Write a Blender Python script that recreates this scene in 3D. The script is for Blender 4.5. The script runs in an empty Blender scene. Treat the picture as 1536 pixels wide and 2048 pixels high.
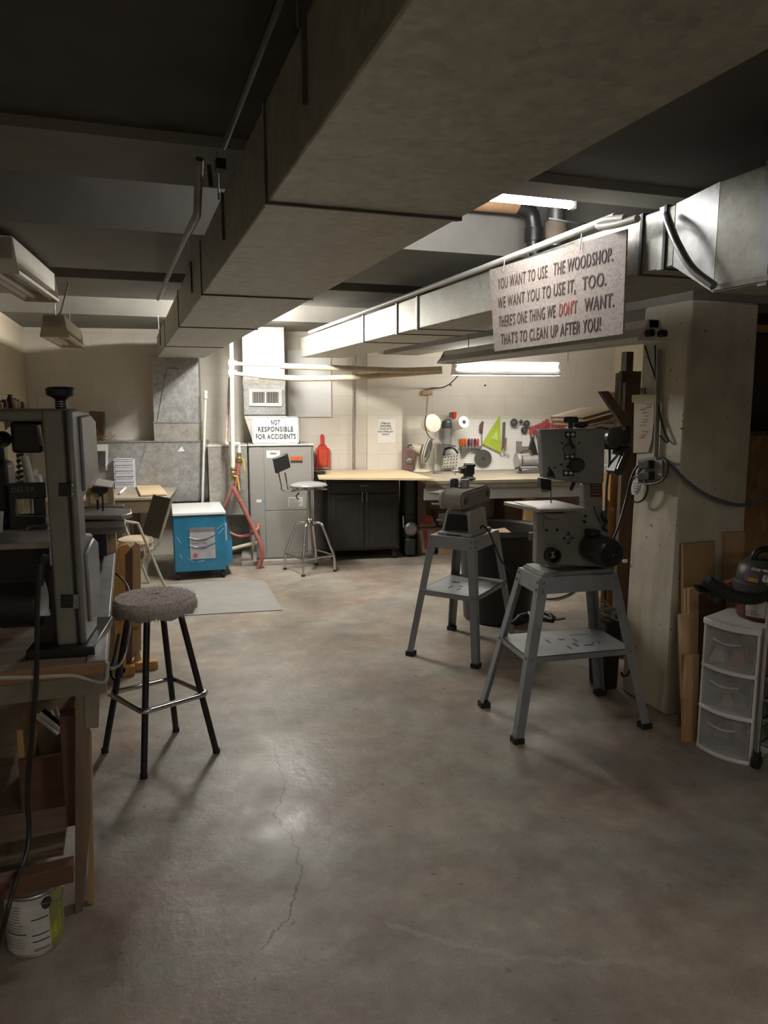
import bpy, bmesh, math, random
from mathutils import Vector, Matrix
random.seed(7)
C = bpy.context.scene.collection
SC = bpy.context.scene
# ------------------------------------------------------------------ camera
PITCH, YAW, HC, FPX = math.atan(224/1480), math.radians(18.92), 1.6, 1480.0
cam = bpy.data.objects.new('camera', bpy.data.cameras.new('camera'))
C.objects.link(cam)
cam.location = (0, 0, HC)
cam.rotation_euler = (math.pi/2 - PITCH, 0, -YAW)
cam.data.sensor_fit = 'AUTO'; cam.data.sensor_width = 36
cam.data.lens = FPX/2048*36
cam.data.clip_start = .02
SC.camera = cam
# ------------------------------------------------------------------ world, exposure, lamp strengths
w = bpy.data.worlds.new('world'); SC.world = w; w.use_nodes = True
w.node_tree.nodes['Background'].inputs[0].default_value = (.5, .55, .6, 1)
w.node_tree.nodes['Background'].inputs[1].default_value = 0.0
SC.view_settings.view_transform = 'Standard'; SC.view_settings.look = 'None'
SC.view_settings.gamma = 1; SC.view_settings.use_curve_mapping = False
SC.view_settings.exposure = 0.25
SC.cycles.max_bounces = 8; SC.cycles.diffuse_bounces = 5; SC.cycles.glossy_bounces = 4
SC.cycles.sample_clamp_indirect = 4.0
LAMP_FURNACE, LAMP_SIGN, LAMP_BENCH, FILL_REAR, FILL_RIGHT = 245, 120, 90, 20, 62

# ------------------------------------------------------------------ pixel <-> place helpers
_f = Vector((math.sin(YAW)*math.cos(PITCH), math.cos(YAW)*math.cos(PITCH), -math.sin(PITCH)))
_r = Vector((math.cos(YAW), -math.sin(YAW), 0)); _u = _r.cross(_f)
I4 = Matrix.Identity(4)
def hit(x, y, axis, val, M=I4):
    d = _f + _r*((x-768)/FPX) - _u*((y-1024)/FPX)
    Mi = M.inverted(); o = Mi @ Vector((0, 0, HC)); d = Mi.to_3x3() @ d
    return o + d*((val - o[axis])/d[axis])
def onx(x, y, v, M=I4): return hit(x, y, 0, v, M)
def ony(x, y, v, M=I4): return hit(x, y, 1, v, M)
def onz(x, y, v, M=I4): return hit(x, y, 2, v, M)
def frame(x, y, rot, z=0): return Matrix.Translation((x, y, z)) @ Matrix.Rotation(rot, 4, 'Z')
W = frame(1.1, 7.8, -.15)          # the back wall: local x along it, local -y into the room

# ------------------------------------------------------------------ materials
MATS = {}
def nodes(name):
    m = bpy.data.materials.new(name); m.use_nodes = True
    nt = m.node_tree; b = nt.nodes['Principled BSDF']
    return m, nt, b
def noise(nt, vec, scale, detail=4, rough=.6):
    n = nt.nodes.new('ShaderNodeTexNoise'); n.inputs['Scale'].default_value = scale
    n.inputs['Detail'].default_value = detail; n.inputs['Roughness'].default_value = rough
    nt.links.new(vec, n.inputs['Vector']); return n.outputs['Fac']
def ramp(nt, fac, stops):
    r = nt.nodes.new('ShaderNodeValToRGB'); e = r.color_ramp.elements
    while len(e) < len(stops): e.new(.5)
    for q, (p, c) in zip(e, stops): q.position = p; q.color = (c[0], c[1], c[2], 1)
    nt.links.new(fac, r.inputs[0]); return r.outputs[0]
def mixc(nt, fac, a, b, mode='MIX'):
    n = nt.nodes.new('ShaderNodeMix'); n.data_type = 'RGBA'; n.blend_type = mode
    if isinstance(fac, float): n.inputs[0].default_value = fac
    else: nt.links.new(fac, n.inputs[0])
    for k, v in ((6, a), (7, b)):
        if isinstance(v, tuple): n.inputs[k].default_value = (v[0], v[1], v[2], 1)
        else: nt.links.new(v, n.inputs[k])
    return n.outputs[2]
def math_n(nt, op, a, b=0.0):
    n = nt.nodes.new('ShaderNodeMath'); n.operation = op
    for k, v in ((0, a), (1, b)):
        if isinstance(v, (int, float)): n.inputs[k].default_value = v
        else: nt.links.new(v, n.inputs[k])
    return n.outputs[0]
def bumpn(nt, b, h, strength, dist=.01):
    n = nt.nodes.new('ShaderNodeBump'); n.inputs['Strength'].default_value = strength; n.inputs['Distance'].default_value = dist
    nt.links.new(h, n.inputs['Height']); nt.links.new(n.outputs[0], b.inputs['Normal'])
def ocoord(nt): return nt.nodes.new('ShaderNodeTexCoord').outputs['Object']
def scaled(nt, v, s):
    n = nt.nodes.new('ShaderNodeMapping'); n.inputs['Scale'].default_value = s
    nt.links.new(v, n.inputs['Vector']); return n.outputs[0]
def mat(name, col, rough=.6, metal=0.0, var=.18, scale=14, bump=.0, dirt=None):
    if name in MATS: return MATS[name]
    m, nt, b = nodes(name); v = ocoord(nt)
    lo = tuple(c*(1-var) for c in col); hi = tuple(min(1, c*(1+var)) for c in col)
    f = noise(nt, v, scale)
    c = ramp(nt, f, [(.3, lo), (.7, hi)])
    if dirt:
        f2 = noise(nt, v, scale*.35, 6)
        k = ramp(nt, f2, [(.52, (0, 0, 0)), (.7, (1, 1, 1))])
        c = mixc(nt, k, c, dirt)
    nt.links.new(c, b.inputs['Base Color'])
    b.inputs['Roughness'].default_value = rough; b.inputs['Metallic'].default_value = metal
    if bump: bumpn(nt, b, noise(nt, v, scale*5), bump, .004)
    MATS[name] = m; return m
def wood(name, a, c, axis=0, rough=.65, freq=1.0):
    if name in MATS: return MATS[name]
    m, nt, b = nodes(name); v = ocoord(nt)
    s = [26*freq, 26*freq, 26*freq]; s[axis] = 1.6*freq
    f = noise(nt, scaled(nt, v, s), 1.0, 6, .65)
    nt.links.new(ramp(nt, f, [(.3, a), (.68, c)]), b.inputs['Base Color'])
    b.inputs['Roughness'].default_value = rough; bumpn(nt, b, f, .15, .003)
    MATS[name] = m; return m
def glow(name, col, s):
    m, nt, b = nodes(name); b.inputs['Base Color'].default_value = (.8, .8, .8, 1)
    b.inputs['Emission Color'].default_value = (*col, 1); b.inputs['Emission Strength'].default_value = s
    return m
def glassy(name, col, rough, alpha):
    m, nt, b = nodes(name); b.inputs['Base Color'].default_value = (*col, 1)
    b.inputs['Roughness'].default_value = rough
    b.inputs['Transmission Weight'].default_value = alpha; b.inputs['IOR'].default_value = 1.25
    MATS[name] = m; return m
def block_wall(name, col, axis, dark=(.36, .32, .25)):
    m, nt, b = nodes(name); v = ocoord(nt)
    sx = nt.nodes.new('ShaderNodeSeparateXYZ'); nt.links.new(v, sx.inputs[0])
    cb = nt.nodes.new('ShaderNodeCombineXYZ')
    nt.links.new(sx.outputs[axis], cb.inputs[0]); nt.links.new(sx.outputs[2], cb.inputs[1])
    br = nt.nodes.new('ShaderNodeTexBrick'); nt.links.new(cb.outputs[0], br.inputs['Vector'])
    br.inputs['Scale'].default_value = 1; br.inputs['Brick Width'].default_value = .41; br.inputs['Row Height'].default_value = .205
    br.inputs['Mortar Size'].default_value = .004; br.inputs['Mortar Smooth'].default_value = .6
    br.inputs['Color1'].default_value = (1, 1, 1, 1); br.inputs['Color2'].default_value = (.96, .96, .96, 1); br.inputs['Mortar'].default_value = (.88, .87, .84, 1)
    base = ramp(nt, noise(nt, v, 3, 5), [(.3, tuple(c*.9 for c in col)), (.75, col)])
    c = mixc(nt, 1.0, base, br.outputs['Color'], 'MULTIPLY')
    k = ramp(nt, noise(nt, v, 2.3, 6), [(.6, (0, 0, 0)), (.85, (.35, .35, .35))])
    nt.links.new(mixc(nt, k, c, dark), b.inputs['Base Color']); b.inputs['Roughness'].default_value = .75
    bumpn(nt, b, math_n(nt, 'ADD', math_n(nt, 'MULTIPLY', br.outputs['Fac'], -.45), math_n(nt, 'MULTIPLY', noise(nt, v, 60), .4)), .35, .006)
    MATS[name] = m; return m
def polyline_mask(nt, x, y, pts, y0, y1, width, wob):
    """1 on a wandering line x = f(y): used for the crack in the slab"""
    fc = nt.nodes.new('ShaderNodeFloatCurve'); cv = fc.mapping.curves[0]
    xs = [p[0] for p in pts]; lo, hi = min(xs)-.05, max(xs)+.05
    P = sorted(((p[1]-y0)/(y1-y0), (p[0]-lo)/(hi-lo)) for p in pts)
    while len(cv.points) < len(P): cv.points.new(.5, .5)
    for q, p in zip(cv.points, P): q.location = p; q.handle_type = 'VECTOR'
    fc.mapping.update()
    t = math_n(nt, 'DIVIDE', math_n(nt, 'SUBTRACT', y, y0), y1-y0)
    nt.links.new(t, fc.inputs['Value'])
    xx = math_n(nt, 'ADD', math_n(nt, 'MULTIPLY', fc.outputs[0], hi-lo), lo)
    d = math_n(nt, 'ABSOLUTE', math_n(nt, 'ADD', math_n(nt, 'SUBTRACT', x, xx), wob))
    inside = math_n(nt, 'MULTIPLY', math_n(nt, 'GREATER_THAN', t, .0), math_n(nt, 'LESS_THAN', t, 1.0))
    return math_n(nt, 'MULTIPLY', math_n(nt, 'LESS_THAN', d, width), inside)
def floor_mat():
    m, nt, b = nodes('concrete_floor'); v = ocoord(nt)
    sx = nt.nodes.new('ShaderNodeSeparateXYZ'); nt.links.new(v, sx.inputs[0])
    x, y = sx.outputs[0], sx.outputs[1]
    big = ramp(nt, noise(nt, v, 1.3, 8, .68), [(.32, (.185, .152, .128)), (.5, (.30, .27, .238)), (.66, (.40, .372, .325))])
    warm = ramp(nt, noise(nt, scaled(nt, v, (1, 1.4, 1)), 1.7, 5), [(.35, (1.08, .96, .87)), (.65, (.94, .98, .97))])
    c = mixc(nt, 1.0, big, warm, 'MULTIPLY')
    med = ramp(nt, noise(nt, v, 7, 8, .7), [(.3, (.72, .71, .70)), (.7, (1.14, 1.14, 1.14))])
    c = mixc(nt, 1.0, c, med, 'MULTIPLY')
    fine = ramp(nt, noise(nt, v, 160, 2), [(.35, (.88, .88, .88)), (.65, (1.08, 1.08, 1.08))])
    c = mixc(nt, 1.0, c, fine, 'MULTIPLY')
    spots = ramp(nt, noise(nt, v, 26, 3, .4), [(.70, (0, 0, 0)), (.76, (1, 1, 1))])
    c = mixc(nt, spots, c, (.13, .11, .095))
    scuff = ramp(nt, noise(nt, scaled(nt, v, (1, 6, 1)), 5, 6, .75), [(.63, (0, 0, 0)), (.8, (.6, .6, .6))])
    c = mixc(nt, scuff, c, (.46, .44, .41))
    wob = math_n(nt, 'MULTIPLY', math_n(nt, 'SUBTRACT', noise(nt, v, 18, 6, .7), .5), .09)
    crack = polyline_mask(nt, x, y, [(.565, 3.22), (.55, 2.88), (.465, 2.67), (.5, 2.48), (.485, 2.29), (.40, 2.09), (.30, 1.98)], 1.97, 3.24, .0035, wob)
    c = mixc(nt, crack, c, (.075, .065, .055))
    scr = polyline_mask(nt, y, x, [(1.95, .69), (1.82, .83), (1.69, 1.01), (1.58, 1.28)], .68, 1.3, .012, wob)
    c = mixc(nt, math_n(nt, 'MULTIPLY', scr, math_n(nt, 'MULTIPLY', noise(nt, v, 40, 3), .55)), c, (.46, .42, .38))
    nt.links.new(c, b.inputs['Base Color'])
    rr = nt.nodes.new('ShaderNodeMapRange'); nt.links.new(noise(nt, v, 2.5, 6), rr.inputs[0])
    rr.inputs[1].default_value = .3; rr.inputs[2].default_value = .7; rr.inputs[3].default_value = .33; rr.inputs[4].default_value = .60
    nt.links.new(rr.outputs[0], b.inputs['Roughness'])
    h = math_n(nt, 'SUBTRACT', math_n(nt, 'ADD', noise(nt, v, 30, 6), math_n(nt, 'MULTIPLY', noise(nt, v, 4, 4), 2.0)), math_n(nt, 'MULTIPLY', crack, 2.0))
    bumpn(nt, b, h, .3, .006)
    return m
def galv(name, col=(.33, .33, .31), rough=.5, metal=.55):
    if name in MATS: return MATS[name]
    m, nt, b = nodes(name); v = ocoord(nt)
    vo = nt.nodes.new('ShaderNodeTexVoronoi'); vo.inputs['Scale'].default_value = 55; nt.links.new(v, vo.inputs['Vector'])
    bw = nt.nodes.new('ShaderNodeRGBToBW'); nt.links.new(vo.outputs['Color'], bw.inputs[0])
    f = math_n(nt, 'ADD', math_n(nt, 'MULTIPLY', bw.outputs[0], .22), math_n(nt, 'MULTIPLY', noise(nt, v, 16, 6, .7), .78))
    nt.links.new(ramp(nt, f, [(.3, tuple(c*.72 for c in col)), (.66, tuple(c*1.2 for c in col))]), b.inputs['Base Color'])
    b.inputs['Metallic'].default_value = metal
    rr = nt.nodes.new('ShaderNodeMapRange'); nt.links.new(f, rr.inputs[0])
    rr.inputs[3].default_value = rough-.08; rr.inputs[4].default_value = rough+.1
    nt.links.new(rr.outputs[0], b.inputs['Roughness'])
    bumpn(nt, b, noise(nt, v, 2.5, 2), .25, .02)
    MATS[name] = m; return m
def osb(name):
    m, nt, b = nodes(name); v = ocoord(nt)
    vo = nt.nodes.new('ShaderNodeTexVoronoi'); vo.inputs['Scale'].default_value = 30; nt.links.new(scaled(nt, v, (1, 1, .5)), vo.inputs['Vector'])
    bw = nt.nodes.new('ShaderNodeRGBToBW'); nt.links.new(vo.outputs['Color'], bw.inputs[0])
    nt.links.new(ramp(nt, bw.outputs[0], [(.2, (.25, .14, .065)), (.5, (.32, .19, .085)), (.8, (.38, .24, .11))]), b.inputs['Base Color'])
    b.inputs['Roughness'].default_value = .7; MATS[name] = m; return m
def pegmat(name):
    m, nt, b = nodes(name); v = ocoord(nt)
    vo = nt.nodes.new('ShaderNodeTexVoronoi'); vo.inputs['Randomness'].default_value = 0; vo.inputs['Scale'].default_value = 1
    sx = nt.nodes.new('ShaderNodeSeparateXYZ'); nt.links.new(v, sx.inputs[0])
    cb = nt.nodes.new('ShaderNodeCombineXYZ'); nt.links.new(math_n(nt, 'MULTIPLY', sx.outputs[0], 39.4), cb.inputs[0]); nt.links.new(math_n(nt, 'MULTIPLY', sx.outputs[2], 39.4), cb.inputs[1])
    cb.inputs[2].default_value = .5
    vo.voronoi_dimensions = '2D'
    nt.links.new(cb.outputs[0], vo.inputs['Vector'])
    k = math_n(nt, 'LESS_THAN', vo.outputs['Distance'], .13)
    nt.links.new(mixc(nt, k, (.76, .755, .72), (.26, .25, .23)), b.inputs['Base Color']); b.inputs['Roughness'].default_value = .5
    MATS[name] = m; return m

FLOOR = floor_mat()
WALLB = block_wall('painted_block_back', (.72, .675, .60), 0)
WALLL = block_wall('painted_block_left', (.62, .54, .40), 1)
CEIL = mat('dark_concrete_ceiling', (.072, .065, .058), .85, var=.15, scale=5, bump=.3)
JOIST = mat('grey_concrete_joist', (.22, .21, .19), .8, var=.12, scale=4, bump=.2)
PILLAR = mat('painted_concrete_pillar', (.60, .56, .47), .8, var=.16, scale=4, bump=.5, dirt=(.43, .39, .30))
_nt = PILLAR.node_tree; _b = _nt.nodes['Principled BSDF']; _v = ocoord(_nt); _src = _b.inputs['Base Color'].links[0].from_socket
_k = ramp(_nt, noise(_nt, _v, 34, 2, .4), [(.72, (0, 0, 0)), (.76, (1, 1, 1))])
_d = ramp(_nt, noise(_nt, scaled(_nt, _v, (5, 5, .7)), 1.6, 6, .7), [(.5, (0, 0, 0)), (.75, (.7, .7, .7))])
_c = mixc(_nt, _d, _src, (.36, .33, .26)); _c = mixc(_nt, _k, _c, (.14, .12, .10)); _nt.links.new(_c, _b.inputs['Base Color'])
DUCT = galv('galvanised_duct', (.42, .415, .36), .5, .45)
DUCTD = mat('duct_seam', (.07, .065, .06), .6)
GALV2 = galv('bright_galvanised', (.40, .40, .395), .42, .55)
DUSTY = galv('dusty_galvanised', (.34, .325, .29), .5, .35)
STEEL = mat('machine_grey', (.26, .27, .27), .45, .15, var=.12, scale=10, bump=.06, dirt=(.25, .24, .22))
STEEL2 = mat('stand_grey_paint', (.25, .27, .285), .42, .2, var=.12, scale=9, dirt=(.31, .305, .29))
SAWG = mat('saw_grey_green', (.23, .235, .215), .45, .1, var=.1, scale=10, dirt=(.27, .26, .235))
SANDG = mat('sander_grey', (.33, .325, .31), .5, .1, var=.12, scale=14, dirt=(.34, .31, .27))
BLACK = mat('black_plastic', (.014, .014, .015), .45, var=.2)
BLACKP = mat('black_painted_steel', (.018, .017, .017), .35, var=.25)
RUBBER = mat('black_rubber', (.02, .02, .02), .8)
CHROME = mat('chrome', (.62, .61, .6), .22, 1.0, var=.06)
IRON = mat('bare_iron', (.25, .25, .25), .4, .8, var=.15)
WHITE = mat('white_enamel', (.72, .71, .68), .4, var=.05)
CREAM = mat('cream_plastic', (.62, .57, .45), .45, var=.08)
PIPEW = mat('white_pipe', (.68, .66, .6), .5, var=.1)
PAPER = mat('white_paper', (.74, .73, .71), .8, var=.04)
INK = mat('black_ink', (.035, .033, .03), .6)
INKG = mat('grey_print', (.28, .27, .26), .7)
SIGNB = mat('speckled_sign_board', (.40, .345, .31), .7, var=.32, scale=120, dirt=(.46, .385, .325))
SIGNK = mat('sign_brown_paint', (.085, .055, .048), .7)
SIGNR = mat('sign_red_paint', (.34, .075, .06), .7)
PINE = wood('pine_board', (.36, .22, .10), (.50, .34, .17), 2)
PINEX = wood('pine_board_across', (.36, .22, .10), (.50, .34, .17), 0)
ORANGEW = wood('varnished_yellow_wood', (.40, .20, .055), (.56, .31, .10), 2)
OLDW = wood('old_bench_wood', (.12, .085, .056), (.205, .15, .10), 0)
OLDWZ = wood('old_bench_leg_wood', (.14, .10, .065), (.24, .18, .12), 2)
BROWNW = wood('stained_brown_wood', (.085, .04, .022), (.14, .075, .04), 0)
BROWNZ = wood('dark_lumber', (.075, .05, .032), (.14, .095, .06), 2)
PLY = wood('pale_plywood', (.58, .43, .25), (.68, .54, .35), 0)
PLYZ = wood('plywood_offcut', (.40, .26, .13), (.52, .37, .2), 2)
MDF = mat('fibreboard', (.36, .245, .115), .75, var=.06)
CARD = mat('cardboard', (.40, .29, .17), .8, var=.1)
OSB = osb('oriented_strand_board')
BENCHG = mat('grey_bench_paint', (.33, .325, .30), .6, var=.1, scale=6, dirt=(.27, .24, .2))
BENCHD = mat('stained_bench_apron', (.23, .205, .165), .7, var=.25, scale=9, dirt=(.12, .095, .07))
BENCHT = mat('worn_bench_top', (.34, .29, .22), .65, var=.15, scale=6, dirt=(.25, .21, .16))
BLUE = mat('blue_wrapped_panel', (.025, .19, .34), .22, var=.15, scale=6, bump=.3)
RED = mat('red_plastic', (.55, .05, .03), .4, var=.08)
HOSE = mat('red_rubber_hose', (.37, .12, .10), .5, var=.1)
BRASS = mat('aged_brass', (.28, .2, .1), .45, .6)
YELLOW = mat('yellow_handle', (.65, .5, .05), .45)
FURN = mat('furnace_grey', (.31, .30, .28), .42, .1, var=.06, scale=4)
CARPET = mat('grey_brown_carpet', (.52, .455, .41), .95, var=.35, scale=90, bump=.9)
FOAM = mat('beige_cushion', (.45, .35, .25), .9, var=.12, scale=30)
BEIGE = mat('beige_chair_frame', (.36, .33, .28), .4, .1)
DKBROWN = mat('dark_brown_vinyl', (.05, .042, .035), .5)
MATG = mat('grey_floor_sheet', (.26, .25, .235), .7, var=.1, scale=5)
SEATG = mat('grey_vinyl', (.27, .27, .28), .3, var=.06)
GREENP = mat('green_clear_plastic', (.36, .46, .06), .3, var=.1)
ORANGE = mat('orange_plastic', (.75, .15, .02), .4)
REDH = mat('red_tool_grip', (.42, .045, .05), .45)
DKRED = mat('dark_red_plastic', (.12, .008, .012), .3, var=.08)
VACG = mat('vacuum_grey', (.06, .06, .06), .45)
FROST = mat('frosted_drawer', (.60, .61, .62), .3, var=.05); FROST.node_tree.nodes['Principled BSDF'].inputs['Alpha'].default_value = .30
CLEARP = glassy('clear_organiser_plastic', (.72, .74, .82), .3, .35)
CAN = mat('tin_can_metal', (.42, .41, .39), .35, .7)
LIME = mat('lime_label', (.40, .42, .05), .5)
CABLEB = mat('blue_grey_cable', (.10, .11, .16), .5)
FLEX = mat('flexible_metal_conduit', (.36, .36, .36), .4, .7)
BAG = mat('red_white_sack', (.42, .36, .29), .8, var=.15, scale=8)
TRIMG = mat('grey_aluminium_strip', (.36, .37, .38), .4, .6)

# ------------------------------------------------------------------ mesh builder
OFF = {}
class MB:
    def __init__(s, T=None): s.bm = bmesh.new(); s.T = T
    def _v(s, p): return s.bm.verts.new(s.T @ Vector(p) if s.T else Vector(p))
    def face(s, vs):
        try: return s.bm.faces.new(vs)
        except ValueError: return None
    def hexa(s, a, b):
        """a, b: two quads (bottom, top) in the same winding"""
        A = [s._v(p) for p in a]; B = [s._v(p) for p in b]; n = len(A)
        s.face(list(reversed(A))); s.face(B)
        for i in range(n): s.face([A[i], A[(i+1) % n], B[(i+1) % n], B[i]])
        return s
    def box(s, x0, x1, y0, y1, z0, z1):
        if x0 > x1: x0, x1 = x1, x0
        if y0 > y1: y0, y1 = y1, y0
        if z0 > z1: z0, z1 = z1, z0
        q = [(x0, y0), (x1, y0), (x1, y1), (x0, y1)]
        return s.hexa([(x, y, z0) for x, y in q], [(x, y, z1) for x, y in q])
    def prism(s, pts, vec):
        """polygon of 3d points pushed along vec"""
        v = Vector(vec); P = [Vector(p) for p in pts]
        n = Vector((0, 0, 0))
        for i in range(len(P)): n += P[i].cross(P[(i+1) % len(P)])
        if n.dot(v) < 0: P.reverse()
        return s.hexa(P, [p+v for p in P])
    def bar(s, p, q, w, h=None, up=(0, 0, 1)):
        """rectangular bar from p to q"""
        h = h or w; p = Vector(p); q = Vector(q); d = (q-p).normalized(); up = Vector(up)
        if abs(d.dot(up)) > .98: up = Vector((0, 1, 0))
        a = d.cross(up).normalized()*(w/2); b = a.cross(d).normalized()*(h/2)
        ring = lambda o: [o-a-b, o+a-b, o+a+b, o-a+b]
        return s.hexa(ring(p), ring(q))
    def tube(s, pts, r, n=8, rr=None, closed=False, smooth=False):
        P = [Vector(p) for p in pts]
        if smooth: P = spline(P, 6, closed)
        m = len(P); rings = []; prev = None
        for i, p in enumerate(P):
            if closed: d = (P[(i+1) % m]-P[i-1])
            else: d = P[min(i+1, m-1)]-P[max(i-1, 0)]
            d.normalize()
            if prev is None:
                a = d.orthogonal().normalized()
            else:
                a = (prev - d*prev.dot(d)); a = a.normalized() if a.length > 1e-6 else d.orthogonal().normalized()
            prev = a; b = d.cross(a)
            R = rr[i] if rr else r
            rings.append([s._v(p + a*(R*math.cos(2*math.pi*k/n)) + b*(R*math.sin(2*math.pi*k/n))) for k in range(n)])
        for i in range(m if closed else m-1):
            A, B = rings[i], rings[(i+1) % m]
            for k in range(n): s.face([A[k], A[(k+1) % n], B[(k+1) % n], B[k]])
        if not closed: s.face(list(reversed(rings[0]))); s.face(rings[-1])
        return s
    def cyl(s, p, q, r0, r1=None, n=20):
        r1 = r0 if r1 is None else r1
        return s.tube([p, q], r0, n, rr=[r0, r1])
    def lathe(s, prof, c, axis=(0, 0, 1), n=24, cap=True):
        """prof: (radius, height) pairs along axis from c"""
        ax = Vector(axis).normalized(); a = ax.orthogonal().normalized(); b = ax.cross(a); c = Vector(c)
        rings = []
        for r, h in prof:
            rings.append([s._v(c + ax*h + (a*math.cos(2*math.pi*k/n) + b*math.sin(2*math.pi*k/n))*max(r, .0004)) for k in range(n)])
        for A, B in zip(rings, rings[1:]):
            for k in range(n): s.face([A[k], A[(k+1) % n], B[(k+1) % n], B[k]])
        if cap: s.face(list(reversed(rings[0]))); s.face(rings[-1])
        return s
    def build(s, name, m, parent=None, label=None, bevel=0, smooth=True, base=None, frame_m=I4):
        bm = s.bm
        off = OFF[parent.name] if parent else Vector(base or (0, 0, 0))
        bmesh.ops.translate(bm, verts=bm.verts, vec=-off)
        bmesh.ops.recalc_face_normals(bm, faces=bm.faces)
        me = bpy.data.meshes.new(name); bm.to_mesh(me); bm.free()
        me.materials.append(m)
        o = bpy.data.objects.new(name, me); C.objects.link(o)
        if parent: o.parent = parent
        else: o.matrix_world = frame_m @ Matrix.Translation(off)
        OFF[o.name] = off
        if smooth:
            for p in me.polygons: p.use_smooth = True
            me.set_sharp_from_angle(angle=math.radians(38))
        if bevel:
            bv = o.modifiers.new('bevel', 'BEVEL'); bv.width = bevel; bv.segments = 2; bv.limit_method = 'ANGLE'; bv.angle_limit = math.radians(40)
        if label: o['label'] = label
        return o
def spline(P, k, closed=False):
    out = []; m = len(P)
    for i in range(m if closed else m-1):
        if closed: a, b, c, d = P[i-1], P[i], P[(i+1) % m], P[(i+2) % m]
        else: a, b, c, d = P[max(i-1, 0)], P[i], P[i+1], P[min(i+2, m-1)]
        for j in range(k):
            t = j/k
            out.append(.5*((2*b) + (c-a)*t + (2*a-5*b+4*c-d)*t*t + (3*b-a-3*c+d)*t**3))
    if not closed: out.append(P[-1].copy())
    return out
def tag(o, label, cat, group=None):
    o['label'] = label; o['category'] = cat
    if group: o['group'] = group
    return o
def thing(name, label, cat, base=(0, 0, 0), fr=I4, group=None):
    o = bpy.data.objects.new(name, None); C.objects.link(o)
    o.empty_display_size = .05
    o.matrix_world = fr @ Matrix.Translation(Vector(base)); OFF[o.name] = Vector(base)
    return tag(o, label, cat, group)
def struct(o): o['kind'] = 'structure'; return o
def dup(root, fr, label, group=None):
    r = root.copy(); C.objects.link(r); r.matrix_world = fr; r['label'] = label
    if group: r['group'] = group
    for ch in list(root.children):
        c = ch.copy(); C.objects.link(c); c.parent = r
        for g in list(ch.children):
            d = g.copy(); C.objects.link(d); d.parent = c
    return r
def text(name, s, size, m, parent, pos, xax, up, sx=1.0, align='CENTER', bold=0.0, shear=0.0, label=None, depth=.0012, spacing=1.0):
    cu = bpy.data.curves.new('t', 'FONT'); cu.body = s; cu.size = size; cu.align_x = align; cu.align_y = 'CENTER'
    cu.extrude = depth; cu.offset = bold; cu.shear = shear; cu.resolution_u = 3; cu.space_character = spacing
    to = bpy.data.objects.new('t', cu); C.objects.link(to)
    dg = bpy.context.evaluated_depsgraph_get(); dg.update()
    me = bpy.data.meshes.new_from_object(to.evaluated_get(dg))
    bpy.data.objects.remove(to); bpy.data.curves.remove(cu)
    X = Vector(xax).normalized(); U = Vector(up).normalized(); N = X.cross(U)
    R = Matrix((X*sx, U, N)).transposed().to_4x4()
    me.transform(Matrix.Translation(Vector(pos)-OFF[parent.name]) @ R)
    me.materials.clear(); me.materials.append(m); me.name = name
    o = bpy.data.objects.new(name, me); C.objects.link(o); o.parent = parent; OFF[o.name] = OFF[parent.name]
    if label: o['label'] = label
    return o

# ================================================================== the room
def sbox(name, m, x0, x1, y0, y1, z0, z1, fr=I4):
    return struct(MB().box(x0, x1, y0, y1, z0, z1).build(name, m, smooth=False, frame_m=fr))
XL, XR, YB = -.93, 5.2, -3.2
sbox('floor', FLOOR, XL-.2, XR+.4, YB-.2, 8.6, -.12, 0)
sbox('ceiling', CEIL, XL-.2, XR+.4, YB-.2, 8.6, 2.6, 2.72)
sbox('wall_left', WALLL, XL-.15, XL, YB-.2, 8.6, 0, 2.6)
sbox('wall_back', WALLB, -2.3, 5.6, 0, .15, 0, 2.6, W)
sbox('wall_right', WALLL, XR, XR+.15, YB-.2, 8.2, 0, 2.6)
sbox('wall_front', WALLB, XL, XR, YB-.15, YB, 0, 2.6)
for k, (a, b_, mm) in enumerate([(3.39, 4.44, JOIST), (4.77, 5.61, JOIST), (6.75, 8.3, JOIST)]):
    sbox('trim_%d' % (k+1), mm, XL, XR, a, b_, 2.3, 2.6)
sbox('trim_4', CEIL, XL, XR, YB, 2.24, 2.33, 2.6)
sbox('trim_5', JOIST, XL, .5, 2.24, 2.65, 2.3, 2.6)
sbox('trim_10', JOIST, .5, XR, 2.24, 2.40, 2.3, 2.6)
sbox('trim_6', JOIST, 2.56, 2.94, 3.27, 7.5, 2.07, 2.3)
sbox('trim_7', JOIST, 2.56, XR, 2.95, 3.27, 2.07, 2.3)
# painted square pillar, slightly battered foot
pb = MB().hexa([(2.528, 2.93, 0), (2.965, 2.93, 0), (2.965, 3.29, 0), (2.528, 3.29, 0)], [(2.545, 2.94, 2.07), (2.955, 2.94, 2.07), (2.955, 3.28, 2.07), (2.545, 3.28, 2.07)])
struct(pb.build('pillar', PILLAR, bevel=.012))
# flat pilaster of the back wall and its conduit
a = ony(735, 850, -.10, W); c = ony(804, 850, -.10, W)
PILX0, PILX1 = a.x, c.x
sbox('wall_pilaster', WALLB, a.x, c.x, -.10, 0, 0, 2.3, W)
# boarded partition to the right of the pillar
sbox('wall_partition', OSB, 2.96, XR, 3.34, 3.37, 0, 1.41)
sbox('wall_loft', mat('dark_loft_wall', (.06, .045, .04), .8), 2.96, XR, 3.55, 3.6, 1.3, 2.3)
sbox('trim_8', BROWNZ, 2.96, XR, 3.30, 3.6, 1.40, 1.425)
sbox('trim_9', PINEX, 2.96, XR, 3.36, 3.4, 1.98, 2.02)

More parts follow.
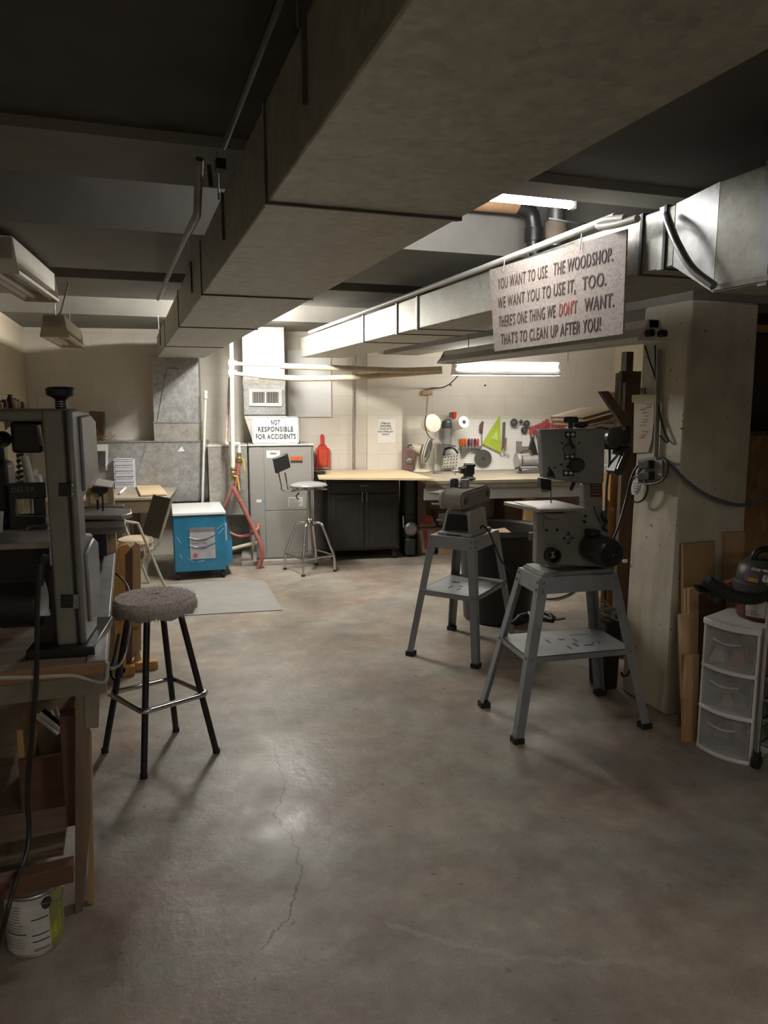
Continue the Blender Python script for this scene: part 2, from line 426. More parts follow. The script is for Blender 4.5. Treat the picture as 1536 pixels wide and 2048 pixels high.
# ================================================================== air ducts
d = thing('air_duct', 'long dusty main air duct running under the ceiling to the back wall', 'duct', (.5, 3, 2.0))
MX0, MX1, MZ0, MZ1 = .29, .72, 2.0, 2.19
MB().box(MX0, MX1, -2.5, 7.45, MZ0, MZ1).build('casing', DUCT, d, bevel=.004)
for (px, py) in ((540, 404), (405, 588), (350, 653), (321, 692)):
    y = onz(px, py, 2.0).y
    MB().box(MX0-.004, MX1+.004, y-.004, y+.004, MZ0-.005, MZ1+.004).build('seam', DUCTD, d)
    MB().box(MX0-.003, MX1+.003, y+.004, y+.02, MZ0-.003, MZ1+.003).build('cleat', DUCT, d)
for (px, py) in ((604, 82), (442, 398), (379, 500), (318, 640)):
    y = onx(px, py, .283).y
    MB().tube([(.276, y, 2.3), (.277, y, 2.17)], .0025, 6).build('hanger_rod', IRON, d)
    MB().box(.283, .29, y-.006, y+.006, 2.06, 2.19).build('hanger_strap', DUCTD, d)
# riser at the end of the main duct, going down the wall (W frame)
p0 = ony(302, 722, -.30, W); p1 = ony(396, 722, -.30, W); pz = ony(300, 882, -.30, W).z
zs = ony(300, 845, -.30, W).z
d = thing('duct_riser', 'galvanised duct drop with tapered panels below the end of the main duct', 'duct', (p0.x+.2, -.15, pz), W)
MB().box(p0.x, p1.x, -.30, -.02, zs, MZ0+.02).build('casing', galv('riser_metal', (.38, .375, .365), .45, .5), d, bevel=.004)
cw = p1.x-p0.x
MB().prism([(p0.x+.03, -.302, zs), (p0.x+cw*.92, -.302, zs), (p0.x+cw*.66, -.302, MZ0-.1), (p0.x+cw*.32, -.302, MZ0-.1)], (0, -.012, 0)).build('tapered_panel', GALV2, d, bevel=.003)
MB().box(p0.x-.004, p1.x+.004, -.305, -.02, pz, zs).build('lower_collar', DUSTY, d, bevel=.003)
MB().box(p0.x-.008, p1.x+.008, -.312, -.02, zs-.006, zs+.006).build('seam', TRIMG, d)
# horizontal return box along the wall
q0 = ony(214, 878, -.34, W); q1 = ony(416, 884, -.34, W); qz = pz
d = thing('return_air_duct', 'low horizontal galvanised duct box along the wall behind the table', 'duct', (q0.x+.5, -.2, .60), W)
MB().box(q0.x-.35, ony(415, 892, -.50, W).x-.012, -.345, -.02, .60, qz-.004).build('casing', GALV2, d, bevel=.006)
MB().box(q0.x-.35, ony(415, 892, -.50, W).x-.012, -.355, -.306, qz-.008, qz+.004).build('top_flange', TRIMG, d)
xs = ony(285, 900, -.35, W).x
MB().bar((xs+.05, -.347, qz-.01), (xs-.1, -.347, .78), .016, .004, (0, 1, 0)).build('seam', TRIMG, d)
for k in range(4):
    MB().bar((xs+.09+.012*k, -.347, .95), (xs+.08+.012*k, -.347, .76), .004, .003, (0, 1, 0)).build('drip_stain', DUSTY, d)
MB().prism([(xs+.33, -.346, 1.10), (xs+.40, -.346, 1.10), (xs+.37, -.346, 1.15)], (0, -.002, 0)).build('sticker', PAPER, d)
# second branch duct on the right with the flared plenum
d = thing('branch_duct', 'galvanised branch duct on the right that flares into a deeper plenum', 'duct', (1.8, 4.5, 2.0))
RX0, RX1 = 1.58, 2.0
MB().box(RX0, RX1, 1.915, 7.03, 2.0, 2.18).build('casing', DUCT, d, bevel=.004)
for (px, py) in ((795, 667), (836, 655), (728, 681), (1281, 540), (1328, 531)):
    y = onx(px, py, RX0).y
    MB().box(RX0-.006, RX1+.004, y-.006, y+.006, 1.996, 2.186).build('seam', DUCTD, d)
    MB().box(RX0-.004, RX1+.003, y+.006, y+.028, 1.998, 2.184).build('cleat', GALV2, d)
y0, y1 = 1.915, 1.72
fl = MB().hexa([(RX0, y0, 2.0), (RX1, y0, 2.0), (RX1, y0, 2.18), (RX0, y0, 2.18)], [(RX0-.02, y1, 1.896), (RX1+.2, y1, 1.896), (RX1+.2, y1, 2.19), (RX0-.02, y1, 2.19)])
fl.build('flare', GALV2, d)
MB().box(RX0-.02, RX1+.2, -1.0, y1, 1.896, 2.19).build('plenum', DUCT, d, bevel=.003)
MB().box(RX0-.026, RX1+.21, y1-.19, y1-.16, 1.89, 2.196).build('cleat', TRIMG, d)
MB().box(RX0-.03, RX0-.02, -1.0, y1, 1.9, 1.915).build('bottom_flange', DUSTY, d)

# ================================================================== lamps
def shoplight(name, label, p0, p1, strength, col=(1, .97, .9), half=.075, chains=(), chain_top=2.3, lit=True, tubes=2, reflector=True, metal=WHITE, skirt=.012, zb=0.0, hw=.03, hh=.085, group=None, ends=True):
    p0, p1 = Vector(p0), Vector(p1); L = (p1-p0).length; ang = math.atan2(p1.y-p0.y, p1.x-p0.x)
    fr = frame(p0.x, p0.y, ang, p0.z)
    t = thing(name, label, 'light fixture', (0, 0, 0), fr, group)
    MB().box(0, L, -hw, hw, .045, hh).build('housing', metal, t, bevel=.004)
    if reflector:
        r = MB(); th = .003
        for s in (-1, 1):
            r.hexa([(0, s*.03, .046), (L, s*.03, .046), (L, s*half, zb), (0, s*half, zb)], [(0, s*.03, .046+th), (L, s*.03, .046+th), (L, s*(half+.001), zb+th), (0, s*(half+.001), zb+th)])
        r.box(0, L, -.03, .03, .044, .047)
        for s in (-1, 1): r.box(0, L, s*half-.002, s*half+.002, zb-skirt, zb+.003)
        r.build('reflector', metal, t)
    if ends:
        for x in (0, L):
            e = MB().prism([(x, -half, zb-skirt), (x, half, zb-skirt), (x, hw, hh), (x, -hw, hh)], (.004 if x == 0 else -.004, 0, 0)); e.build('end_plate', metal, t)
    gm = glow(name+'_glow', col, strength) if lit else mat('unlit_tube', (.55, .54, .52), .25)
    ys = (-half*.5, half*.5) if tubes == 2 else ((0,) if tubes == 1 else ())
    for yy in ys:
        tb = MB().cyl((.03, yy, .018), (L-.03, yy, .018), .0165, n=12).build('tube', gm, t)
        for x in (.014, L-.014): MB().box(x-.011, x+.011, yy-.012, yy+.012, .0, .045).build('lamp_socket', metal, tb)
    for x in chains:
        MB().tube([(x, 0, hh), (x, 0, chain_top-p0.z)], .003, 6).build('hanging_chain', IRON, t)
    return t
shoplight('ceiling_light', 'lit tube light between the two ducts in front of the furnace', (1.0, 5.62, 2.235), (1.0, 6.74, 2.235), LAMP_FURNACE, (1, .96, .88), reflector=False, ends=False)
b1 = onz(1142, 409, 2.342)
shoplight('strip_light', 'lit bare tube light in the ceiling bay above the woodshop sign', (b1.x-.62, b1.y, 2.325), (b1.x+.02, b1.y, 2.325), LAMP_SIGN, (1, .98, .96), reflector=False, ends=False, tubes=1, hw=.014, hh=.06)
c0 = ony(906, 740, -1.0, W); c1 = ony(1116, 740, -1.0, W)
c0 = W @ c0; c1 = W @ c1
shoplight('hanging_shop_light', 'white hanging shop light lit over the pegboard workbench', (c0.x, c0.y, c0.z), (c1.x, c1.y, c0.z), LAMP_BENCH, (1, .95, .86), half=.08, skirt=.008, zb=-.04, chains=(.03, 1.15))
shoplight('hanging_shop_light', 'unlit shop light with empty sockets hanging below the woodshop sign', (2.33, 2.93, 1.885), (2.33, 5.3, 1.90), 0, lit=False, half=.085, chains=(.35, 2.0), tubes=0)
for yy in (-.035, .035):
    t = bpy.data.objects['hanging_shop_light.001']
    MB().cyl((.002, yy, .02), (-.035, yy, .02), .017, n=14).build('lamp_socket', BLACK, t)
shoplight('hanging_shop_light', 'unlit twin tube shop light hanging near the left wall over the band saw', (-.49, 3.55, 2.135), (-.41, 4.5, 2.135), 0, lit=False, half=.085, chains=(.2, .8), metal=CREAM, hw=.07, hh=.14)
shoplight('hanging_shop_light', 'small shop light hanging further back along the left wall', (-.40, 5.0, 1.99), (-.36, 6.0, 1.99), 0, lit=False, half=.08, chains=(.1, .9), metal=CREAM, hw=.06, hh=.12)
# added fill lamps, unseen behind the camera, to brighten the front of the room
shoplight('shop_light', 'lit ceiling light of the room behind the photographer', (-.35, -2.0, 2.12), (-.35, -.8, 2.12), FILL_REAR, (1, .93, .84), half=.1)
shoplight('shop_light', 'lit ceiling light between the two ducts behind the photographer', (1.12, -1.9, 2.12), (1.12, -.7, 2.12), FILL_RIGHT, (1, .93, .84), half=.1)
# cord and plug of the far left lamp
e0 = ony(140, 590, 4.95); 
tag(MB().tube([(-.30, 4.98, 2.3), (-.33, 4.97, 2.2), (-.36, 5.0, 2.12), (-.39, 5.02, 2.08)], .006, 8, smooth=True).build('lamp_cord', CARD, base=(-.36, 5, 2.2)), 'brown cord looping down to the small far left shop light', 'cord')
b2 = onz(1245, 425, 2.33)
t = thing('light_socket', 'small lit lamp end with dark holder on top of the branch duct', 'lamp', (b2.x, b2.y, 2.25))
MB().cyl((b2.x-.06, b2.y, 2.30), (b2.x+.03, b2.y, 2.30), .014, n=12).build('lamp', glow('socket_glow', (1, .97, .9), 5), t)
MB().box(b2.x+.03, b2.x+.26, b2.y-.05, b2.y+.05, 2.24, 2.30).build('holder', BLACKP, t, bevel=.006)
MB().tube([(b2.x-.3, b2.y+.05, 2.295), (b2.x-.15, b2.y+.02, 2.28), (b2.x-.06, b2.y, 2.295)], .004, 6, smooth=True).build('wire', BLACK, t)

# ================================================================== pipes and conduits under the ceiling
tag(MB().tube([(.262, -2, 2.235), (.262, 2.02, 2.235)], .008, 8).build('gas_pipe', BLACKP, base=(.262, 1, 2.235)), 'thin dark pipe running along the left edge of the main duct', 'pipe')
g = [onz(398, 318, 2.28), onz(393, 430, 2.22), onz(371, 478, 2.2), onz(316, 600, 2.2)]
y = g[3].y
pp = [Vector((.20, 2.62, 2.32)), onx(394, 430, .205), onx(371, 476, .21), onx(316, 598, .21)]
pp[0] = onx(399, 318, .205)
tag(MB().tube([pp[0], pp[1]-(pp[1]-pp[0])*.12, pp[1], pp[2], pp[3]], .011, 10).build('metal_conduit', FLEX, base=tuple(pp[2])), 'grey conduit dropping from the joist and running back beside the main duct', 'conduit')
t = thing('pipe_bracket', 'small metal bracket hanging from the joist left of the main duct', 'bracket', tuple(onx(425, 345, .25)))
v0 = onx(418, 330, .25); v1 = onx(422, 374, .25)
MB().bar(v0, v1, .012, .004).build('strap', IRON, t)
v2 = onx(440, 325, .25); MB().box(v2.x-.012, v2.x+.012, v2.y-.02, v2.y+.02, v2.z-.02, v2.z+.005).build('clamp', BLACKP, t)
# drain pipe with trap in the bay above the sign
t = thing('drain_pipe', 'black and copper drain pipe with a bend above the woodshop sign', 'pipe', (1.6, 3.2, 2.2))
DP = [ony(920, 402, 3.2), ony(1035, 412, 3.2), ony(1062, 430, 3.2), ony(1068, 470, 3.2), ony(1076, 495, 3.2), ony(1100, 500, 3.2)]
def lift(v, dz=0): return Vector((v.x, v.y, v.z+dz))
MB().tube([DP[0]-Vector((.6, 0, -.03)), DP[0], DP[1]], .036, 14).build('horizontal_run', mat('copper_pipe', (.36, .21, .11), .5, .3), t)
MB().tube([DP[1], DP[2], DP[3]], .037, 14, smooth=True).build('elbow', BLACKP, t)
MB().lathe([(.045, -.03), (.045, .03)], DP[3], (0, 0, 1), 16).build('collar', BLACKP, t)
MB().tube([DP[3], lift(DP[3], -.05), DP[4]+Vector((0, 0, -.05)), DP[5]+Vector((0, 0, -.02)), DP[5]+Vector((.04, 0, .04))], .034, 14, smooth=True).build('trap', BLACKP, t)
vp = ony(1112, 440, 3.2)
MB().tube([(vp.x, 3.2, 2.6), (vp.x, 3.2, vp.z-.12)], .04, 14).build('vertical_stack', IRON, t)
MB().lathe([(.05, -.04), (.056, 0), (.05, .05)], (vp.x, 3.2, vp.z-.06), (0, 0, 1), 16).build('rusty_hub', mat('rusty_iron', (.22, .17, .13), .8), t)
# white insulated pipe along the top edge of the branch duct
tag(MB().tube([(1.57, 2.2, 2.205), (1.565, 2.6, 2.2), (1.56, 3.2, 2.195), (1.56, 4.5, 2.195), (1.56, 6.6, 2.195)], .013, 10).build('insulated_pipe', PIPEW, base=(1.56, 4, 2.19)), 'thin white pipe lying along the top edge of the branch duct', 'pipe')
h = [onx(1250, 436, 1.5), onx(1210, 441, 1.5), onx(1197, 449, 1.5), onx(1203, 453, 1.5), onx(1232, 449, 1.5), onx(1275, 437, 1.5)]
tag(MB().tube(h, .012, 10, smooth=True).build('cable_loop', PIPEW, base=tuple(h[2])), 'white cable folded in a short loop above the sign corner', 'cable')
fx = [onx(1333, 430, 1.56), onx(1341, 455, 1.53), onx(1357, 492, 1.52), onx(1385, 538, 1.52), onx(1428, 572, 1.53)]
tag(MB().tube(fx, .012, 10, smooth=True).build('flexible_conduit', FLEX, base=tuple(fx[2])), 'flexible metal conduit curving down the side of the flared duct', 'conduit')

# ================================================================== the woodshop sign
S = [onx(980, 540, 1.535), onx(1255, 458, 1.535), onx(1247, 668, 1.535), onx(990, 703, 1.535)]
t = thing('woodshop_sign', 'large speckled sign about cleaning up the woodshop hanging on the branch duct', 'sign', (1.535, (S[0].y+S[1].y)/2, S[2].z))
bowed = MB(); NN = 10
def sgn(u, v, off=0):
    top = S[0].lerp(S[1], u); bot = S[3].lerp(S[2], u); p = bot.lerp(top, v)
    return p + Vector((- off, 0, 0))
fr_ = [[bowed._v(sgn(i/NN, j/4, .003)) for j in range(5)] for i in range(NN+1)]
bk_ = [[bowed._v(sgn(i/NN, j/4, -.003)) for j in range(5)] for i in range(NN+1)]
for i in range(NN):
    for j in range(4):
        bowed.face([fr_[i][j], fr_[i+1][j], fr_[i+1][j+1], fr_[i][j+1]]); bowed.face([bk_[i][j+1], bk_[i+1][j+1], bk_[i+1][j], bk_[i][j]])
for i in range(NN):
    bowed.face([fr_[i][0], bk_[i][0], bk_[i+1][0], fr_[i+1][0]]); bowed.face([fr_[i][4], fr_[i+1][4], bk_[i+1][4], bk_[i][4]])
for j in range(4):
    bowed.face([fr_[0][j], fr_[0][j+1], bk_[0][j+1], bk_[0][j]]); bowed.face([fr_[NN][j], bk_[NN][j], bk_[NN][j+1], fr_[NN][j+1]])
bowed.build('board', SIGNB, t)
SW = (S[0]-S[1]).length; SH = S[0].z-S[3].z
def signline(s, u0, u1, v, m, size=None, label=None):
    """one run of lettering from u0 to u1 of the board"""
    a = sgn(u0, v, .0041); c = sgn(u1, v, .0041)
    o = text('lettering', s, SH*.185, m, t, (0, 0, 0), (c-a), (0, 0, 1), bold=SH*.0006, label=label, depth=.0008, spacing=1.12)
    xs = [v_.co.dot((c-a).normalized()) for v_ in o.data.vertices]; X = (c-a).normalized()
    wid = max(xs)-min(xs); k = (c-a).length/wid; mid = (max(xs)+min(xs))/2
    P = (a+c)/2 - OFF[t.name]
    base = -OFF[t.name]
    for v_ in o.data.vertices:
        q = v_.co - base; al = q.dot(X); q = q + X*((al - (mid - base.dot(X)))*k - al); v_.co = P + q
    return o
signline('YOU WANT TO USE', .075, .50, .79, SIGNK); signline('THE WOODSHOP.', .545, .93, .79, SIGNK)
signline('WE WANT YOU TO USE IT,', .065, .70, .565, SIGNK); signline('TOO.', .745, .895, .565, SIGNK)
signline("THERE'S ONE THING WE", .065, .555, .34, SIGNK); signline("DON'T", .585, .71, .34, SIGNR, label='red painted word'); signline('WANT.', .76, .945, .34, SIGNK)
signline("THAT'S TO CLEAN UP AFTER YOU!", .075, .865, .125, SIGNK)
for u in (.15, .74):
    hq = sgn(u, .98, .004); MB().tube([hq+Vector((.0, 0, .035)), hq+Vector((-.004, 0, .01)), hq+Vector((-.006, 0, -.02))], .002, 6, smooth=True).build('hook', IRON, t)

# ================================================================== back left: furnace corner (W frame, y = -distance from the wall)
def P(pts, y, M=I4): return [ony(a, b_, y, M) for a, b_ in pts]
def plate(mb, pts, y, depth, M=I4): return mb.prism(P(pts, y, M), (0, depth, 0))
f0 = ony(497, 891, -.63, W); f1 = ony(627, 891, -.63, W); FZ = f0.z
t = thing('concrete_pad', 'low grey concrete pad under the furnace', 'pad', (f0.x+.3, -.35, 0), W)
MB().box(f0.x-.10, f1.x+.04, -.69, -.05, 0, .045).build('slab', mat('pad_concrete', (.38, .36, .32), .8), t, bevel=.006)
t = thing('furnace', 'tall grey furnace cabinet with a red badge and white sticker', 'furnace', (f0.x+.3, -.35, .045), W)
MB().box(f0.x, f1.x, -.62, -.1, .045, FZ).build('casing', FURN, t, bevel=.006)
sm = ony(530, 1000, -.63, W).x; zsplit = ony(560, 1021, -.63, W).z
MB().box(f0.x+.006, sm-.003, -.632, -.62, .06, FZ-.02).build('side_panel', FURN, t, bevel=.003)
MB().box(sm+.003, f1.x-.02, -.632, -.62, zsplit+.003, FZ-.02).build('upper_door', FURN, t, bevel=.003)
MB().box(sm+.003, f1.x-.02, -.632, -.62, .06, zsplit-.003).build('lower_door', FURN, t, bevel=.003)
MB().box(f0.x-.004, f1.x+.004, -.64, -.1, FZ-.004, FZ+.006).build('top_flange', mat('pale_flange', (.55, .54, .50), .5), t)
a = P([(533, 901), (560, 901), (560, 916), (533, 916)], -.634, W)
s = MB().prism(a, (0, .003, 0)).build('sticker', PAPER, t)
text('lettering', 'VAKKA', .021, INK, s, ((a[0]+a[1]+a[2]+a[3])/4)+Vector((0, -.002, .008)), (1, 0, 0), (0, 0, 1), sx=.95, bold=.0006)
plate(MB(), [(581, 913), (605, 913), (605, 921), (581, 921)], -.636, .005, W).build('badge', mat('orange_red_badge', (.55, .12, .05), .4), t, label='orange-red badge')
plate(MB(), [(581, 922), (605, 922), (605, 925), (581, 925)], -.636, .005, W).build('badge_strip', INK, t)
plate(MB(), [(576, 994), (606, 994), (606, 1013), (576, 1013)], -.634, .003, W).build('data_plate', mat('data_plate', (.5, .49, .46), .5), t)
for k in range(4): plate(MB(), [(578, 997+4*k), (601-3*(k % 2), 997+4*k), (601-3*(k % 2), 999+4*k), (578, 999+4*k)], -.6355, .002, W).build('print_line', INKG, t)
for (a0, b0_, m_) in ((513, 523, PAPER), (523, 529, mat('blue_sticker', (.12, .3, .5), .5))):
    plate(MB(), [(a0, 999), (b0_, 999), (b0_, 1005), (a0, 1005)], -.634, .003, W).build('small_sticker', m_, t)
# duct above the furnace with its grille
g0 = ony(484, 700, -.46, W); g1 = ony(569, 700, -.46, W)
t = thing('furnace_plenum', 'bright galvanised plenum duct with a small grille above the furnace', 'duct', (g0.x+.2, -.25, FZ+.006), W)
zt = ony(520, 830, -.46, W).z
MB().box(g0.x, g1.x, -.46, -.04, zt, 2.3).build('casing', GALV2, t, bevel=.004)
MB().hexa([(f0.x+.05, -.5, FZ+.006), (f1.x-.1, -.5, FZ+.006), (f1.x-.1, -.1, FZ+.006), (f0.x+.05, -.1, FZ+.006)], [(g0.x, -.46, zt), (g1.x, -.46, zt), (g1.x, -.04, zt), (g0.x, -.04, zt)]).build('transition', DUSTY, t)
MB().box(g0.x-.004, g1.x+.004, -.466, -.04, zt-.005, zt+.005).build('seam', DUCTD, t)
MB().box(g0.x-.003, g1.x+.003, -.464, -.04, ony(520, 770, -.46, W).z, ony(520, 758, -.46, W).z).build('dark_band', DUSTY, t)  # duller band puts the pipes' shadow along the seam into the colour
G = P([(498, 777), (564, 779), (564, 813), (498, 812)], -.475, W)
MB().prism(G, (0, .015, 0)).build('grille_frame', WHITE, t, bevel=.003)
for (xa, xb) in ((505, 529), (533, 557)):
    plate(MB(), [(xa, 784), (xb, 784), (xb, 806), (xa, 806)], -.477, .004, W).build('grille_opening', BLACK, t)
    for k in range(7):
        xx = xa+2+k*(xb-xa-4)/6; v = P([(xx, 784), (xx, 806)], -.479, W)
        MB().bar(v[0], v[1], .0035, .003, (0, 1, 0)).build('grille_bar', WHITE, t)
# white NOT RESPONSIBLE sign leaning on the furnace top
n0 = ony(505, 892, -.56, W); n1 = ony(598, 892, -.56, W); nz = ony(550, 832, -.5, W).z
NW, NH = n1.x-n0.x, nz-FZ-.01
t = thing('warning_sign', 'white sheet sign reading NOT RESPONSIBLE FOR ACCIDENTS standing on the furnace', 'sign', ((n0.x+n1.x)/2, -.56, FZ+.007), W)
tilt = Vector((0, .05/NH, 1)).normalized(); SO = Vector((n0.x, -.565, FZ+.007))
def sgp(u, v): return SO + Vector((u*NW, 0, 0)) + tilt*(v*NH)
def rrect(x0, x1, z0, z1, r, n=5):
    out = []
    for cx, cz, a0 in ((x1-r, z1-r, 0), (x0+r, z1-r, 90), (x0+r, z0+r, 180), (x1-r, z0+r, 270)):
        for k in range(n+1):
            q = math.radians(a0+90*k/n); out.append((cx+r*math.cos(q), cz+r*math.sin(q)))
    return out
def rr3(x0, x1, z0, z1, r, o): return [SO + Vector((x, 0, 0)) + tilt*z + Vector((0, -o, 0)) for x, z in rrect(x0, x1, z0, z1, r)]
MB().prism(rr3(0, NW, 0, NH, .03, .0), (0, .003, 0)).build('sheet', mat('sign_white', (.8, .8, .78), .4), t)
bo = MB(); e = .014
outer = [bo._v(p) for p in rr3(.008, NW-.008, .008, NH-.008, .025, .0015)]; inner = [bo._v(p) for p in rr3(.012, NW-.012, .012, NH-.012, .022, .0015)]
for k in range(len(outer)): bo.face([outer[k], outer[(k+1) % len(outer)], inner[(k+1) % len(outer)], inner[k]])
bo.build('border_line', INK, t)
for s, v, wd in (('NOT', .79, .20), ('RESPONSIBLE', .54, .76), ('FOR ACCIDENTS', .27, .86)):
    o = text('lettering', s, NH*.25, INK, t, sgp(.5, v)+Vector((0, -.004, 0)), (1, 0, 0), tilt, sx=1, bold=.0022, spacing=1.12)
    xs = [q.co.x for q in o.data.vertices]; k = wd*NW/(max(xs)-min(xs)); mid = (max(xs)+min(xs))/2
    for q in o.data.vertices: q.co.x = mid + (q.co.x-mid)*k
# coil box left of the furnace
k0 = ony(415, 892, -.50, W); k1 = ony(494, 890, -.50, W); kz = ony(450, 1029, -.50, W).z
t = thing('coil_box', 'dusty sheet metal coil box between the return duct and the furnace', 'duct', (k0.x+.15, -.3, kz), W)
MB().box(k0.x, k1.x, -.50, -.05, kz, k0.z).build('casing', DUSTY, t, bevel=.004)
MB().box(k0.x-.004, k1.x+.004, -.506, -.05, k0.z-.006, k0.z+.006).build('top_flange', mat('pale_flange', (.55, .54, .5), .5), t)
MB().box(k0.x, k1.x, -.506, -.05, kz-.006, kz+.004).build('bottom_flange', TRIMG, t)
# water pipes
PY = -.78
t = thing('water_pipe', 'white vertical water pipe with two branches beside the furnace', 'pipe', tuple(ony(463, 800, PY, W)), W)
vv = P([(462, 640), (463, 727), (463, 746), (465, 860), (466, 938)], PY, W)
MB().tube([vv[0], vv[3], vv[4]], .02, 12).build('riser', PIPEW, t)
for k, (yy, xe, ye) in enumerate(((727, 566, 731), (746, 522, 753))):
    a = ony(463, yy, PY, W); c = ony(xe, ye, PY, W)
    MB().tube([a, c], .017, 12).build('branch', PIPEW, t)
    MB().cyl(a+Vector((-.028, 0, 0)), a+Vector((.05, 0, 0)), .026, n=14).build('tee', PIPEW, t)
    MB().cyl(a+Vector((0, 0, -.04)), a+Vector((0, 0, .04)), .026, n=14).build('collar', PIPEW, t)
a = ony(466, 940, PY, W)
MB().lathe([(.02, .03), (.027, .02), (.027, 0), (.022, -.01), (.03, -.02), (.03, -.055), (.02, -.065), (.02, -.10)], a).build('valve', BRASS, t)
hv = P([(468, 952), (474, 953), (477, 966), (479, 980)], PY-.03, W)
MB().tube(hv, .007, 8).build('valve_handle', YELLOW, t)
ins = mat('tan_pipe_wrap', (.56, .47, .33), .75)
for k, (lab, p) in enumerate((('upper tan wrapped pipe running right from the white water pipe', [(560, 732), (700, 737), (800, 741), (884, 738)]), ('lower tan wrapped pipe sagging below the other toward the workbench', [(518, 752), (600, 757), (700, 755), (800, 748), (884, 742)]))):
    tag(MB().tube([ony(x, y, PY-.30*(x-520)/364*(1 if k == 0 else .75), W) for x, y in p], .027, 12, smooth=True).build('wrapped_pipe', ins, base=tuple(ony(p[0][0], p[0][1], PY, W)), frame_m=W), lab, 'pipe')
t = thing('drain_line', 'second white pipe with elbow and brass valve behind the water pipe', 'pipe', tuple(ony(455, 800, PY+.12, W)), W)
dp = P([(460, 755), (452, 884)], PY+.12, W); d2 = P([(452, 888), (478, 888), (478, 905)], PY+.1, W)
MB().tube(dp, .014, 10).build('pipe', mat('rusty_white_pipe', (.6, .5, .42), .6, var=.25, scale=20), t)
MB().tube(d2, .02, 10).build('elbow', PIPEW, t)
a = d2[2]; MB().lathe([(.024, .0), (.024, -.04), (.032, -.05), (.032, -.09), (.02, -.1), (.02, -.13)], a).build('valve', BRASS, t)
MB().tube(P([(483, 916), (488, 925), (489, 941)], PY+.06, W), .006, 8).build('valve_handle', YELLOW, t)
MB().tube(P([(478, 926), (476, 950), (470, 975)], PY+.09, W), .017, 10).build('hose_stub', HOSE, t)
tag(MB().tube([ony(x, y, PY+k_, W) for x, y, k_ in ((466, 974, 0), (475, 992, .0), (490, 1022, .0), (507, 1057, -.02), (520, 1087, -.05), (525, 1108, -.06), (520, 1128, -.06), (514, 1139, -.05))], .021, 12, smooth=True).build('red_hose', HOSE, base=tuple(ony(490, 1022, PY, W)), frame_m=W), 'thick red hose hanging from the brass valve to the floor by the furnace', 'hose')
tag(MB().tube([ony(x, y, PY+k_, W) for x, y, k_ in ((465, 975, 0), (456, 998, .02), (446, 1024, .05), (447, 1050, .08), (458, 1064, .1), (480, 1073, .08), (503, 1068, .04), (515, 1058, .05), (517, 1048, .12))], .015, 12, smooth=True).build('red_hose', HOSE, base=tuple(ony(446, 1024, PY, W)), frame_m=W), 'thinner red hose looping left from the valve and back to the furnace side', 'hose')
t = thing('condensate_pipe', 'short cream drain pipe low on the left side of the furnace', 'pipe', tuple(ony(500, 1090, -.72, W)), W)
MB().tube(P([(458, 1104), (462, 1098), (505, 1087), (514, 1086)], -.72, W), .018, 10).build('pipe', CREAM, t)
MB().cyl(*P([(510, 1103), (510, 1122)], -.70, W), .02, n=12).build('stub', PIPEW, t)
MB().cyl(*P([(513, 1078), (510, 1105)], -.69, W), .012, n=10).build('riser', DUSTY, t)
# leaning pole
pa, pb_ = P([(411, 792), (405, 996)], -.42, W); pt = ony(411, 778, -.42, W)
t = thing('pole', 'thin white pole with a capped end leaning on the return duct', 'pole', (pb_.x-.05, -.5, 0), W)
MB().tube([Vector((pb_.x-.03, -.40, 0.0)), pb_, pa], .013, 10).build('shaft', PIPEW, t)
MB().lathe([(.014, -.03), (.022, -.025), (.022, .01), (.016, .014), (.024, .03), (.02, .05), (.008, .055)], pa).build('cap', PIPEW, t)

# ------------------------------------------------------------------ blue wrapped chest
FRZ = frame(.325, 6.70, -.04)
t = thing('wrapped_chest', 'blue plastic-wrapped chest with a white top on small casters', 'chest', (.22, .4, 0), FRZ)
MB().box(0, .455, 0, .64, .075, .585).build('body', BLUE, t, bevel=.012)
MB().box(.0, .46, -.012, .655, .588, .612).build('top', mat('white_laminate', (.78, .79, .78), .22, var=.015), t, bevel=.003, label='glossy white top')
for x in (.03, .425):
    for y in (.04, .6):
        c_ = MB().cyl((x-.012, y, .032), (x+.012, y, .032), .032, n=14); c_.box(x-.01, x+.01, y-.01, y+.01, .032, .078); c_.build('caster', RUBBER, t)
MB().box(.14, .36, -.004, .001, .19, .44).build('label_sheet', mat('label_sheet', (.42, .42, .46), .4, var=.15), t)
MB().box(.14, .36, -.006, -.003, .44, .475).build('label_header', mat('label_header', (.2, .18, .2), .4), t)
for zz in (.28, .33, .355): MB().box(.155, .29, -.0055, -.003, zz, zz+.012).build('print_line', INKG, t)
MB().prism([(.165, -.0055, .205), (.20, -.0055, .205), (.205, -.0055, .235), (.18, -.0055, .25), (.16, -.0055, .23)], (0, .002, 0)).build('red_mark', mat('label_pink', (.45, .12, .16), .4), t)
for zz in (.37, .30):
    MB().tube([(.135, -.004, zz+.02), (.2, -.008, zz), (.27, -.008, zz), (.365, -.004, zz+.035)], .003, 6, smooth=True).build('wrap_fold', mat('wrap_fold', (.1, .14, .2), .2), t)
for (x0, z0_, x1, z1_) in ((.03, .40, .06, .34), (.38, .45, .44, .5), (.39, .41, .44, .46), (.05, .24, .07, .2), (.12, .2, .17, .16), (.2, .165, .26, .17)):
    MB().bar((x0, -.001, z0_), (x1, -.001, z1_), .005, .004, (0, 1, 0)).build('wrap_crease', mat('wrap_shine', (.35, .5, .6), .1), t)  # pale bars paint the glints on the wrap's creases
MB().prism([(.457, .05, .10), (.52, .12, .12), (.52, .4, .2), (.457, .5, .45)], (0, 0, .2)).build('loose_wrap', BLUE, t)
MB().box(.457, .475, .12, .45, .30, .47).build('side_label', mat('side_label', (.5, .49, .48), .5), t)
